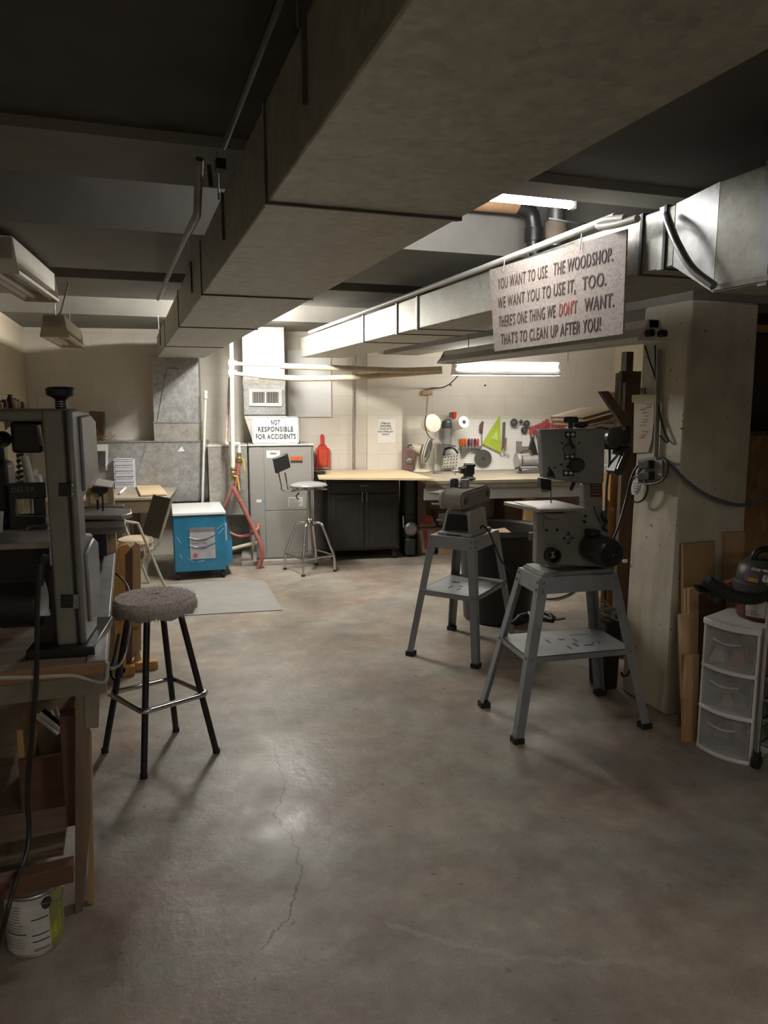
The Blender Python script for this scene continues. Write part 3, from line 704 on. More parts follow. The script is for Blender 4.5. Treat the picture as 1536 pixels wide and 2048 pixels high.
MB().box(.474, .478, .2, .27, .36, .39).build('side_mark', INK, t)

# ------------------------------------------------------------------ table by the wall with its things
t = thing('work_table', 'worn brown table against the return duct left of the blue chest', 'table', (-1.1, -.75, 0), W)
TX1 = ony(338, 994, -1.12, W).x
MB().box(-1.85, TX1, -1.12, -.37, .725, .75).build('tabletop', BENCHT, t, bevel=.003)
MB().box(-1.84, TX1-.01, -1.11, -1.09, .61, .725).build('apron', OLDW, t)
for x in (-1.8, TX1-.42):
    for y in (-1.06, -.43): MB().box(x, x+.06, y, y+.06, 0, .725).build('leg', OLDWZ, t)
o0 = onz(231, 978, .75, W); o1 = onz(271, 977, .75, W)
t = thing('drawer_organiser', 'small clear plastic organiser with five drawers on the table', 'organiser', ((o0.x+o1.x)/2, o0.y+.07, .75), W)
ox0, ox1, oy = o0.x, o1.x, min(o0.y, -.45); oz = ony(250, 917, oy, W).z
b_ = MB(); b_.box(ox0, ox0+.008, oy, oy+.09, .75, oz); b_.box(ox1-.008, ox1, oy, oy+.09, .75, oz); b_.box(ox0, ox1, oy, oy+.09, oz-.008, oz); b_.box(ox0, ox1, oy+.082, oy+.09, .75, oz); b_.box(ox0, ox1, oy, oy+.09, .75, .757)
b_.build('frame', mat('white_clear_frame', (.62, .64, .70), .3), t)
H5 = (oz-.766)/5
for k in range(5):
    z = .758+k*H5
    dr = MB().box(ox0+.01, ox1-.01, oy-.004, oy+.08, z, z+H5-.006).build('drawer', CLEARP, t, bevel=.003)
    MB().box(ox0+.01, ox1-.01, oy-.010, oy-.003, z+H5-.014, z+H5-.006).build('pull', mat('pull_white', (.7, .72, .76), .3), dr)
B4 = [onz(x, y, .757, W) for x, y in ((272, 973), (319, 971), (334, 990), (281, 992))]
tag(MB().prism(B4, (0, 0, .014)).build('plywood_square', PLY, base=tuple(sum(B4, Vector())/4), frame_m=W), 'pale square of plywood lying on the table corner', 'board')
g0_, g1_ = onz(239, 987, .762, W), onz(251, 976, .765, W)
t = thing('glue_bottle', 'small white bottle lying on the table in front of the organiser', 'bottle', tuple(g0_), W)
MB().tube([g0_, g0_.lerp(g1_, .3), g1_], .012, 10, rr=[.006, .013, .013]).build('body', PAPER, t)
MB().cyl(g0_, g0_+(g0_-g1_).normalized()*.02, .008, n=10).build('cap', IRON, t)
# folding chair
t = thing('folding_chair', 'beige folding chair with dark backrest turned toward the table', 'chair', (.12, 6.55, 0))
CY0, CY1 = 6.38, 6.70
def chs(y):
    dx = Vector((-.13*(y-CY0)/(CY1-CY0), 0, 0))
    return {n: Vector((ony(px, py, 6.5).x, y, ony(px, py, 6.5).z))+dx for n, (px, py) in dict(top=(343, 992), bend=(316, 1082), seat=(306, 1094), front=(236, 1098), arm=(236, 1036), knee=(275, 1042), foot=(331, 1172), ffoot=(238, 1168)).items()}
for y in (CY0, CY1):
    q = chs(y)
    MB().tube([q['top'], q['top'].lerp(q['bend'], .8), q['bend'], q['seat'], q['front']], .011, 8).build('side_frame', BEIGE, t)
    MB().tube([q['arm'], q['arm'].lerp(q['knee'], .85), q['knee'], q['knee'].lerp(q['foot'], .15), q['foot']], .012, 8).build('leg', BEIGE, t)
    MB().tube([q['seat']+Vector((-.02, 0, 0)), q['ffoot']], .011, 8).build('leg', BEIGE, t)
q = chs(CY0); q1_ = chs(CY1); ex = Vector((-.012, 0, 0))
MB().hexa([q['top'].lerp(q['bend'], .02), q['top'].lerp(q['bend'], .9), q1_['top'].lerp(q1_['bend'], .9), q1_['top'].lerp(q1_['bend'], .02)], [p+ex for p in (q['top'].lerp(q['bend'], .02), q['top'].lerp(q['bend'], .9), q1_['top'].lerp(q1_['bend'], .9), q1_['top'].lerp(q1_['bend'], .02))]).build('backrest', DKBROWN, t, bevel=.003)
MB().box(q['front'].x, q['seat'].x, CY0, CY1, q['seat'].z, q['seat'].z+.015).build('seat', BEIGE, t, bevel=.004)
sz = q['seat'].z+.015
t2 = thing('seat_cushion', 'thick tan cushion with ties lying on the folding chair', 'cushion', (q['seat'].x-.15, 6.54, sz))
cu_ = MB(); cx = q['seat'].x-.14; 
cu_.lathe([(.02, .0), (.13, .002), (.15, .03), (.14, .06), (.10, .075), (.03, .07)], (cx, 6.54, sz), n=20).build('pad', FOAM, t2)
for dx in (.06, .1): MB().tube([(cx+dx, CY0-.005, sz+.02), (cx+dx+.01, CY0-.02, sz-.05), (cx+dx-.01, CY0-.02, sz-.13)], .004, 6, smooth=True).build('tie', FOAM, t2)

# ------------------------------------------------------------------ chrome swivel stool
SX, SY = 1.56, 6.72
sz = ony(608, 968, SY).z
t = thing('swivel_stool', 'chrome swivel stool with round grey seat and small black backrest', 'stool', (SX, SY, 0))
MB().lathe([(.02, -.045), (.15, -.045), (.17, -.035), (.172, -.01), (.165, 0), (.12, .012), (.02, .02)], (SX, SY, sz), n=32).build('seat', SEATG, t)
MB().lathe([(.168, -.04), (.178, -.036), (.178, -.014), (.168, -.01)], (SX, SY, sz), n=32, cap=False).build('seat_rim', CHROME, t)
MB().cyl((SX, SY, .17), (SX, SY, sz-.04), .022, n=16).build('column', CHROME, t)
MB().lathe([(.02, 0), (.04, 0), (.04, .05), (.025, .07)], (SX, SY, .43), n=16).build('hub', CHROME, t)
lr = .26
feet = []
for k in range(4):
    an = math.radians(62+90*k); dx, dy = math.cos(an), math.sin(an)
    g_ = lambda r, z: Vector((SX+dx*r, SY+dy*r, z))
    l_ = MB().tube([g_(.035, .46), g_(.11, .455), g_(.15, .38), g_(.20, .25), g_(.235, .15), g_(.245, .0)], .0125, 10, smooth=True).build('leg', CHROME, t)
    MB().lathe([(.02, 0), (.02, .008), (.014, .02)], g_(.245, 0), n=12).build('glide', RUBBER, l_)
    feet.append(g_(.237, .155))
MB().tube(feet, .0105, 10, closed=True).build('foot_ring', CHROME, t)
bk = [ony(x, y, SY-.02) for x, y in ((546, 917), (576, 906), (582, 935), (552, 948))]
pad = MB().prism([bk[0], bk[1], bk[2], bk[3]], (.0, .05, .0)); pad.build('backrest', BLACK, t, bevel=.012)
for (xa, xb) in ((557, 562), (570, 574)):
    MB().tube([ony(xa, 945, SY+.01), ony(xb, 968, SY+.01), ony(xb+6, 982, SY+.01), Vector((SX-.03, SY, sz-.05))], .008, 8, smooth=True).build('back_support', CHROME, t)
MB().tube([ony(598, 986, SY-.06), ony(592, 992, SY-.08), ony(596, 999, SY-.1)], .007, 8).build('lever', BLACK, t)

# ------------------------------------------------------------------ black kitchen cart and plank
c0 = ony(656, 962, -.64, W); c1 = ony(799, 962, -.64, W)
KX0, KX1, KZ = c0.x, c1.x, .835
t = thing('kitchen_cart', 'black two-door cart on casters under the pale plank', 'cabinet', ((KX0+KX1)/2, -.4, 0), W)
MB().box(KX0, KX1, -.62, -.17, .10, KZ-.03).build('body', BLACKP, t, bevel=.004)
MB().box(KX0-.015, KX1+.015, -.645, -.15, KZ-.03, KZ).build('top', BLACKP, t, bevel=.004)
mx = (KX0+KX1)/2
dr = MB().box(KX0+.03, KX1-.03, -.64, -.62, KZ-.15, KZ-.045).build('drawer', BLACKP, t, bevel=.004)
MB().tube([(mx-.05, -.64, KZ-.075), (mx-.045, -.665, KZ-.075), (mx+.045, -.665, KZ-.075), (mx+.05, -.64, KZ-.075)], .004, 8).build('handle', CHROME, dr)
for s, xa, xb in ((-1, KX0+.03, mx-.003), (1, mx+.003, KX1-.03)):
    dd = MB().box(xa, xb, -.64, -.62, .13, KZ-.165).build('door', BLACKP, t, bevel=.004)
    b_ = MB(); b_.box(xa+.0, xb, -.648, -.64, KZ-.215, KZ-.165); b_.box(xa, xb, -.648, -.64, .13, .18); b_.box(xa, xa+.045, -.648, -.64, .18, KZ-.215); b_.box(xb-.045, xb, -.648, -.64, .18, KZ-.215)
    b_.build('door_frame', BLACKP, dd, bevel=.003)
    hx = mx+s*.022
    MB().tube([(hx, -.648, .60), (hx, -.672, .605), (hx, -.672, .695), (hx, -.648, .70)], .0045, 8).build('handle', CHROME, dd)
for x in (KX0+.05, KX1-.05):
    for y in (-.58, -.22):
        b_ = MB().cyl((x-.013, y, .038), (x+.013, y, .038), .038, n=16); b_.box(x-.018, x+.018, y-.015, y+.015, .05, .10); b_.build('caster', RUBBER, t)
MB().tube([(KX0, -.55, .72), (KX0-.045, -.55, .72), (KX0-.045, -.25, .72), (KX0, -.25, .72)], .008, 8).build('towel_bar', CHROME, t)
B4 = [onz(x, y, .842, W) for x, y in ((629, 944), (638, 959), (868, 961), (806, 943))]
tag(MB().prism(B4, (0, 0, .02)).build('plywood_plank', PLY, base=tuple(sum(B4, Vector())/4), frame_m=W), 'long pale plywood plank lying over the black cart toward the bench', 'board')
t = thing('desk_clamp', 'dark clamp gripping the left end of the pale plank', 'clamp', tuple(B4[1]+Vector((.05, .1, .02))), W)
cq = B4[1].lerp(B4[0], .4)+Vector((.03, 0, .02))
MB().box(cq.x-.06, cq.x+.05, cq.y-.03, cq.y+.03, cq.z, cq.z+.03).build('jaw', BLACK, t, bevel=.006)
MB().tube([cq+Vector((-.05, 0, .015)), cq+Vector((-.06, 0, -.06)), cq+Vector((.06, 0, -.09))], .008, 8).build('screw', IRON, t)
MB().box(cq.x+.03, cq.x+.055, cq.y-.03, cq.y-.005, cq.z-.11, cq.z-.025).build('socket', WHITE, t)
# dustpan on the wall
dpn = [(634, 897), (638, 890), (642, 888), (641, 871), (643, 868), (646, 871), (647, 888), (652, 890), (657, 898), (659, 934), (632, 934)]
t = thing('dustpan', 'red plastic dustpan hanging on the block wall', 'dustpan', tuple(ony(646, 934, -.03, W)), W)
plate(MB(), dpn[6:] + dpn[:3], -.02, .015, W).build('pan', RED, t, bevel=.004)
plate(MB(), [(641, 890), (641, 871), (643, 868), (646, 868), (648, 871), (648, 890)], -.035, .02, W).build('handle', RED, t, bevel=.005)
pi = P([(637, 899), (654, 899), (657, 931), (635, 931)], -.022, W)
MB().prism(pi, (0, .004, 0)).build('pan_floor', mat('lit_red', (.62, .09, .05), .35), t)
for (xa, xb) in ((632, 636), (655, 659)): plate(MB(), [(xa, 897), (xb, 897), (xb, 934), (xa, 934)], -.06, .04, W).build('side_lip', RED, t, bevel=.003)
plate(MB(), [(631, 934), (660, 934), (660, 938), (631, 938)], -.05, .03, W).build('edge_strip', mat('dirty_edge', (.3, .2, .17), .6), t)
# notice on the pilaster
t = thing('paper_notice', 'white printed notice taped on the wall pilaster', 'notice', tuple(ony(773, 886, -.105, W)), W)
n4 = P([(755, 838), (791, 838), (791, 886), (755, 886)], -.104, W)
MB().prism(n4, (0, .002, 0)).build('sheet', PAPER, t)
cx = (n4[0].x+n4[1].x)/2
for k, s in enumerate(('Wipe up', 'everything', 'Avoid cut &', 'hurt when you', 'leave it')):
    z = ony(770, 846+5.6*k, -.104, W).z
    text('print_line', s, .032, INKG, t, (cx-.01, -.107, z), (1, 0, 0), (0, 0, 1), sx=.85, bold=.0003)
# wall conduit
tag(MB().tube(P([(706, 640), (706, 940)], -.03, W), .011, 8).build('wall_conduit', DUSTY, base=tuple(ony(706, 900, -.03, W)), frame_m=W), 'thin vertical conduit on the wall between dustpan and pilaster', 'conduit')
tag(MB().box(ony(575, 740, -.02, W).x, ony(662, 740, -.02, W).x, -.02, -.001, ony(600, 834, -.02, W).z, ony(600, 700, -.02, W).z).build('wall_panel', mat('white_panel', (.76, .76, .75), .5, var=.02), base=(ony(620, 800, 0, W).x, 0, 1.5), frame_m=W), 'smooth white panel on the wall right of the furnace plenum', 'panel')  # white slab puts the brighter stretch of wall into its colour

# ================================================================== workbench along the back wall
BY = -.98
b0_ = ony(852, 962, BY, W); BX0 = b0_.x; BX1 = 4.95; BZ = .83
t = thing('workbench', 'long grey workbench with pale apron under the pegboard', 'workbench', (3.2, -.5, 0), W)
MB().box(BX0, BX1, BY, -.01, BZ-.035, BZ).build('benchtop', BENCHT, t, bevel=.004)
MB().box(BX0, BX1, BY+.005, BY+.04, BZ-.075, BZ-.036).build('fascia', mat('bench_fascia', (.22, .2, .17), .7), t)
MB().box(BX0-.01, BX1, BY+.02, BY+.05, BZ-.19, BZ-.076).build('apron', BENCHG, t)
for x in (BX0+.03, ony(1064, 1000, BY, W).x-.04, BX1-.12):
    yl = BY+.06 if x > BX0+.1 else -.5
    MB().box(x, x+.09, yl, yl+.09, 0, BZ-.036).build('leg', PINE if x > BX0+.1 else BROWNZ, t)
    MB().box(x, x+.09, -.14, -.05, 0, BZ-.036).build('leg', BROWNZ, t)
MB().box(BX0+.03, BX1-.05, -.6, -.05, .28, .30).build('lower_shelf', BROWNW, t)
def on_floor(x, y): return onz(x, y, 0, W)
# sack, boxes under the bench
s0 = on_floor(855, 1110)
t = thing('paper_sack', 'red and white paper sack standing under the left end of the bench', 'sack', (s0.x, s0.y+.1, 0), W)
q = [ony(x, y, s0.y, W) for x, y in ((842, 1108), (870, 1111), (878, 1060), (868, 1040), (848, 1034), (836, 1050))]
MB().prism(q, (0, .16, 0)).build('bag', BAG, t, bevel=.03)
for pts in (((846, 1058), (855, 1056), (857, 1096), (850, 1100)), ((843, 1037), (865, 1041), (864, 1050), (842, 1048))):
    plate(MB(), pts, s0.y-.003, .004, W).build('red_print', mat('faded_red', (.36, .06, .05), .7), t)
MB().prism([ony(x, y, s0.y+.02, W) for x, y in ((846, 1036), (868, 1041), (864, 1032), (852, 1030))], (0, .1, 0)).build('folded_top', mat('faded_red', (.36, .06, .05), .7), t)
gb = [(877, 1027), (908, 1027), (908, 1050), (877, 1050)]
q = [ony(x, y, -.45, W) for x, y in gb]
tag(MB().box(q[0].x, q[1].x, -.45, -.15, .301, q[0].z).build('grey_box', mat('pale_grey_box', (.40, .38, .36), .7), base=(q[0].x+.1, -.3, .301), frame_m=W), 'pale grey box on the lower bench shelf behind the belt sander', 'box')
cb = on_floor(897, 1110)
t = thing('cardboard_box', 'open brown cardboard box on the floor under the bench', 'box', (cb.x, cb.y+.1, 0), W)
ca, cc = ony(880, 1110, cb.y, W), ony(922, 1110, cb.y, W)
MB().box(ca.x, cc.x, cb.y, cb.y+.2, 0, .2).build('body', CARD, t)
MB().box(ca.x, cc.x, cb.y-.06, cb.y, .19, .195).build('flap', CARD, t)
t = thing('dark_canister', 'dark green machine standing between the cart and the paper sack', 'machine', (KX1+.18, -.45, 0), W)
m0, m1 = KX1+.075, ony(832, 1100, -.6, W).x
MB().box(m0, m1, -.6, -.3, .02, .2).build('base', mat('dark_green_paint', (.02, .028, .022), .5), t, bevel=.02)
MB().cyl(((m0+m1)/2, -.45, .2), ((m0+m1)/2, -.45, .78), .085, n=20).build('body', mat('dark_green_paint', (.02, .028, .022), .5), t)
MB().lathe([(.09, -.03), (.1, 0), (.09, .03)], ((m0+m1)/2, -.45, .42)).build('clamp_band', BLACK, t)
MB().lathe([(.05, -.02), (.07, 0), (.05, .02)], ((m0+m1)/2, -.61, .3), (0, 1, 0)).build('knob', IRON, t)
MB().tube(P([(806, 1032), (807, 1055)], -.62, W), .004, 6).build('white_tie', WHITE, t)
bc = ony(960, 1040, -.5, W)
tag(MB().box(ony(1010, 1040, -.55, W).x, ony(1050, 1040, -.55, W).x, -.55, -.2, .301, .6).build('dark_wood_box', BROWNW, base=(ony(1030, 1040, -.5, W).x, -.3, .301), frame_m=W), 'dark wooden box on the lower bench shelf behind the saw table', 'box')

# vise on the bench
v0 = onz(940, 960, BZ, W)
t = thing('bench_vise', 'black bench vise on the front edge of the workbench', 'vise', (v0.x, v0.y+.06, BZ), W)
vx = v0.x; vy = v0.y+.06
MB().lathe([(.075, 0), (.075, .015), (.05, .03), (.05, .05)], (vx, vy, BZ), n=18).build('swivel_base', BLACKP, t)
MB().box(vx-.05, vx+.05, vy-.05, vy+.05, BZ+.05, BZ+.13).build('body', BLACKP, t, bevel=.008)
MB().box(vx-.09, vx-.05, vy-.05, vy+.05, BZ+.06, BZ+.12).build('moving_jaw', BLACKP, t, bevel=.006)
MB().box(vx-.035, vx+.06, vy-.055, vy+.055, BZ+.128, BZ+.155).build('anvil', BLACKP, t, bevel=.006)
MB().cyl((vx-.16, vy, BZ+.08), (vx-.05, vy, BZ+.08), .012, n=10).build('screw', IRON, t)
MB().cyl((vx-.15, vy-.07, BZ+.06), (vx-.15, vy+.07, BZ+.10), .006, n=8).build('handle', IRON, t)

# pegboard
PG = [ony(873, 838, -.03, W), ony(1222, 945, -.03, W)]
pgx0, pgx1 = PG[0].x, PG[1].x; pgz0, pgz1 = BZ+.004, ony(1000, 839, -.03, W).z
cut = ony(925, 840, -.03, W).x; cutz = ony(880, 898, -.03, W).z
t = thing('pegboard', 'white pegboard panel on the wall behind the workbench', 'pegboard', ((pgx0+pgx1)/2, -.02, pgz0), W)
MB().box(pgx0, pgx1, -.022, -.012, pgz0, pgz1).build('panel', pegmat('pegboard_white'), t)
MB().box(pgx0, pgx1, -.03, -.012, pgz0, pgz0+.03).build('bottom_rail', WHITE, t)
MB().box(pgx0-.02, pgx0+.02, -.035, -.001, pgz0, cutz).build('side_rail', WHITE, t)
PGY = -.045
def W3(x, y, d=PGY): return ony(x, y, d, W)
GRP = 'screwdrivers in the pegboard rack'
def driver(x, m_, lab, grp=GRP, y0=877, y1=893, yb=907):
    t = thing('screwdriver', lab, 'screwdriver', tuple(W3(x, yb)), W, grp)
    MB().tube([W3(x, y0), W3(x, y0+3), W3(x, y1-3), W3(x, y1)], .012, 8, rr=[.009, .0125, .0125, .007]).build('handle', m_, t)
    MB().cyl(W3(x, y1), W3(x, yb), .004, n=8).build('shaft', IRON, t)
    return t
cols = [(922, ORANGE, 'orange-handled screwdriver leftmost in the pegboard rack'), (927, ORANGE, 'orange-handled screwdriver second from left in the pegboard rack'), (932, ORANGE, 'orange-handled screwdriver third from left in the pegboard rack'), (938, mat('navy_grip', (.03, .03, .09), .4), 'navy screwdriver right beside the orange ones'), (944, mat('mauve_grip', (.2, .06, .08), .4), 'mauve screwdriver second from right of the navy one'), (950, DKRED, 'dark red screwdriver near the right end of the rack'), (956, REDH, 'red screwdriver at the right end of the pegboard rack')]
for x, m_, lab in cols: driver(x, m_, lab)
t = thing('tool_rack', 'grey metal rack holding the screwdrivers on the pegboard', 'rack', tuple(W3(940, 900)), W)
a, c = W3(918, 896), W3(962, 893)
MB().box(a.x, c.x, PGY-.012, -.03, a.z-.01, a.z+.002).build('bar', IRON, t)
t = thing('steel_pliers', 'grey steel pliers hanging under the orange screwdrivers', 'pliers', tuple(W3(928, 914)), W)
plate(MB(), [(923, 895), (934, 895), (935, 908), (929, 912), (924, 914)], PGY-.02, .014, W).build('jaws', IRON, t, bevel=.004)
for x in (925, 932): MB().tube([W3(x, 896, PGY-.01), W3(x-1, 888, PGY-.01)], .006, 8).build('grip', IRON, t)
t = thing('spanner_cluster', 'jumble of small steel tools hanging under the red screwdrivers', 'tools', tuple(W3(950, 905)), W)
for pts in ([(936, 903), (944, 896)], [(943, 906), (952, 897)], [(948, 899), (964, 892)], [(946, 895), (955, 906)]):
    MB().bar(W3(*pts[0]), W3(*pts[1]), .02, .01, (0, 1, 0)).build('spanner', IRON, t, bevel=.003)
t = thing('utility_awl', 'brown-handled long tool hanging on the pegboard left of the green square', 'tool', tuple(W3(963, 886)), W)
MB().tube([W3(966, 843), W3(963, 850), W3(962, 862), W3(964, 866)], .02, 10, rr=[.012, .021, .02, .01]).build('handle', mat('brown_grip', (.12, .06, .05), .5), t)
MB().cyl(W3(964, 866), W3(964, 888), .005, n=8).build('shaft', IRON, t)
t = thing('set_square', 'green transparent triangle square hanging on the pegboard', 'set square', tuple(W3(985, 905)), W)
plate(MB(), [(1000, 831), (1003, 906), (964, 887)], PGY-.01, .006, W).build('triangle', GREENP, t)
plate(MB(), [(994, 860), (996, 882), (982, 876)], PGY-.014, .005, W).build('inner_triangle', mat('pale_green', (.46, .58, .16), .3), t)
tag(plate(MB(), [(1006, 845), (1011, 844), (1010, 888), (1004, 902)], PGY, .012, W).build('straightedge', mat('dark_rule', (.10, .09, .085), .5), base=tuple(W3(1008, 880)), frame_m=W), 'dark straightedge hanging right of the green square', 'ruler')
tag(plate(MB(), [(1011, 876), (1014, 876), (1012, 898), (1008, 901)], PGY-.012, .01, W).build('hacksaw_blade', mat('rusty_blade', (.22, .12, .11), .6), base=tuple(W3(1011, 890)), frame_m=W), 'short rusty blade hanging beside the dark straightedge', 'blade')
t = thing('cutting_disc', 'round dark circular saw blade hanging low on the pegboard', 'saw blade', tuple(W3(966, 934)), W)
cc_ = W3(966, 917)
pr = []
rad = W3(983, 917).x-cc_.x
MB().lathe([(rad, 0), (rad, .004), (rad*.99, .005), (rad*.3, .006)], cc_, (0, -1, 0), 40).build('disc', mat('dark_blade', (.13, .13, .115), .35, .6), t)
for rr_ in (.75, .5, .3): MB().lathe([(rad*rr_, .005), (rad*rr_, .008), (rad*(rr_-.05), .008), (rad*(rr_-.05), .005)], cc_, (0, -1, 0), 32, cap=False).build('ring', IRON, t)
MB().lathe([(.012, .005), (.012, .014)], cc_, (0, -1, 0), 12).build('arbor', BLACK, t)
for k, (x, y, r, lab) in enumerate(((1028, 845, 7, 'large black hole saw on the pegboard, leftmost of its cluster'), (1042, 843, 3.5, 'smallest black hole saw on the pegboard'), (1053, 847, 6, 'black hole saw right of the smallest one'), (1048, 860, 6, 'black hole saw lowest of its pegboard cluster'))):
    o = W3(x, y); R_ = W3(x+r, y).x-o.x
    t = thing('hole_saw', lab, 'hole saw', tuple(o), W, 'hole saws on the pegboard')
    MB().lathe([(R_, 0), (R_, .04), (R_*.85, .045), (R_*.3, .045)], o, (-.3, -1, .1), 20).build('cup', BLACKP, t)
    MB().cyl(o, o+Vector((-.02, -.06, .006)), .006, n=8).build('arbor', IRON, t)
PL = [(1062, 862), (1068, 859), (1074, 857), (1081, 854), (1088, 850), (1094, 846), (1101, 854), (1109, 849), (1115, 848), (1121, 848), (1127, 848)]
words = ['leftmost', 'second', 'third', 'fourth', 'fifth', 'sixth', 'seventh', 'eighth', 'ninth', 'tenth', 'rightmost']
for k, (x, y) in enumerate(PL):
    t = thing('pliers', ('red-handled pliers in the row above the band saw, %s' % (words[k] if k in (0, 10) else words[k]+' from left')), 'pliers', tuple(W3(x, y+22)), W, 'red-handled pliers on the pegboard')
    for s in (-1, 1):
        MB().tube([W3(x+s*1.8, y-8), W3(x+s*2.2, y), W3(x+s*.8, y+9)], .0085, 8, smooth=True).build('grip', REDH, t)
    plate(MB(), [(x-2, y+9), (x+2, y+9), (x+1, y+20), (x-1, y+20)], PGY-.004, .012, W).build('jaws', IRON, t)
t = thing('paper_note', 'white paper note pinned on the pegboard beside the band saw', 'note', tuple(W3(1056, 895)), W)
plate(MB(), [(1045, 868), (1070, 868), (1070, 893), (1044, 893)], PGY, .003, W).build('sheet', PAPER, t)
tag(plate(MB(), [(1033, 882), (1057, 884), (1057, 904), (1033, 905)], -.04, .016, W).build('grey_card', mat('grey_card', (.24, .225, .2), .8), base=tuple(W3(1045, 904)), frame_m=W), 'grey card hanging on the pegboard behind the white note', 'card')  # grey square paints the note's cast shadow on the pegboard
t = thing('wire_hooks', 'bent wire hooks on the pegboard under the green square', 'hooks', tuple(W3(1010, 912)), W)
for pts in ([(1001, 906), (1002, 913), (1006, 912)], [(1007, 905), (1009, 912)], [(1011, 905), (1010, 911), (1014, 908), (1017, 909), (1017, 917)]):
    MB().tube([W3(x, y) for x, y in pts], .003, 6).build('wire', BLACK, t)
# paper towel roll
r0, r1_ = W3(906, 851, -.07), W3(928, 844, -.30)
t = thing('paper_towel_roll', 'white paper towel roll on a holder at the top left of the pegboard', 'paper roll', tuple(r0.lerp(r1_, .5)), W)
MB().cyl(r0, r1_, .062, n=28).build('roll', PAPER, t)
MB().cyl(r1_, r1_+(r1_-r0).normalized()*.003, .02, n=16).build('core_hole', BLACK, t)
# clamp lamp with cream shade
L0 = ony(848, 852, -.12, W); Lc = ony(866, 846, -.30, W); ax = (Lc-L0).normalized()
t = thing('clamp_lamp', 'cream dome lamp hanging by its cord left of the pegboard', 'lamp', tuple(Lc), W)
R_ = ony(884, 846, -.30, W).x-Lc.x
MB().lathe([(.03, -.17), (.06, -.15), (R_*.75, -.10), (R_*.95, -.04), (R_, 0), (R_*.97, .0)], Lc, ax, 28).build('shade', mat('cream_shade', (.62, .56, .42), .4), t)
MB().lathe([(R_*.93, .0), (R_*.93, .004), (.01, .008)], Lc, ax, 28).build('lens', mat('lens_pale', (.66, .62, .52), .3), t)
MB().tube(P([(852, 832), (850, 850), (856, 870), (868, 880)], -.33, W), .005, 8, smooth=True).build('wire_guard', BLACK, t)
MB().tube([ony(852, 834, -.2, W), ony(855, 800, -.12, W), ony(856, 786, -.04, W)], .007, 8).build('hanging_cord', CARD, t)
t = thing('junction_box', 'small pale junction block on the wall above the dome lamp', 'junction box', tuple(ony(855, 786, -.03, W)), W)
a, c = ony(844, 790, -.04, W), ony(865, 781, -.04, W)
MB().box(a.x, c.x, -.05, -.001, a.z, c.z).build('block', CARD, t, bevel=.006)
MB().lathe([(.012, 0), (.016, .02)], ((a.x+c.x)/2, -.03, c.z)).build('plug', BRASS, t)
tag(MB().tube([ony(857, 778, -.03, W), ony(866, 776, -.05, W), ony(885, 775, -.1, W), ony(903, 765, -.3, W), ony(922, 744, -.8, W)], .006, 8, smooth=True).build('lamp_cord', BLACK, base=tuple(ony(885, 775, -.1, W)), frame_m=W), 'dark cord from the wall block up to the hanging bench light', 'cord')
for k, (x, y) in enumerate(((901, 770), (970, 771))):
    tag(MB().lathe([(.012, 0), (.012, .003), (.004, .004)], ony(x, y, -.001, W), (0, -1, 0), 12).build('anchor_hole', BLACK, base=tuple(ony(x, y, 0, W)), frame_m=W), ('left' if k == 0 else 'right')+' dark anchor hole in the block wall above the pegboard', 'hole')
# desk fan
fb = onz(842, 944, BZ, W)
t = thing('desk_fan', 'cream desk fan turned to the right on the bench end', 'fan', (fb.x, fb.y, BZ), W)
FX, FY = fb.x, fb.y
rc = ony(862, 910, FY, W)
MB().lathe([(.10, 0), (.105, .008), (.09, .02), (.035, .03)], (FX, FY, BZ+.002), n=28).build('base', CREAM, t)
MB().tube([(FX-.04, FY, BZ+.02), (FX-.05, FY, BZ+.1), (FX-.04, FY, BZ+.17)], .03, 14, rr=[.045, .026, .024]).build('stem', CREAM, t)
fax = Vector((.85, -.45, -.22)).normalized()
mc = ony(838, 897, FY, W)
MB().lathe([(.02, -.09), (.05, -.075), (.058, -.02), (.055, .03), (.03, .045)], mc, fax, 20).build('motor_housing', CREAM, t)
hub_ = mc+fax*.09
for rr_ in (.04, .075, .11, .14):
    for off in (-.025, .03):
        q_ = fax.orthogonal().normalized(); w_ = fax.cross(q_)
        k_ = 1 if rr_ > .12 else 1
        MB().tube([hub_+fax*(off*(1-.6*rr_/.14))+(q_*math.cos(z)+w_*math.sin(z))*rr_ for z in [2*math.pi*i/24 for i in range(24)]], .003 if rr_ < .13 else .0065, 6, closed=True).build('cage_ring', CREAM if rr_ > .13 else IRON, t)
wires = MB()
for i in range(28):
    z = 2*math.pi*i/28; dq = q_*math.cos(z)+w_*math.sin(z)
    for off in (-.025, .03): wires.tube([hub_+fax*off*.8+dq*.03, hub_+fax*off+dq*.08, hub_+fax*off*.35+dq*.14], .0022, 5)
wires.build('cage_wires', IRON, t)
bl = MB()
for i in range(4):
    z = math.pi/2*i; d1 = q_*math.cos(z)+w_*math.sin(z); d2_ = q_*math.cos(z+.9)+w_*math.sin(z+.9)
    bl.prism([hub_+d1*.02, hub_+d1*.115+fax*.008, hub_+d2_*.115-fax*.008, hub_+d2_*.02], fax*.002)
bl.build('blades', mat('grey_blade', (.35, .34, .31), .4), t)
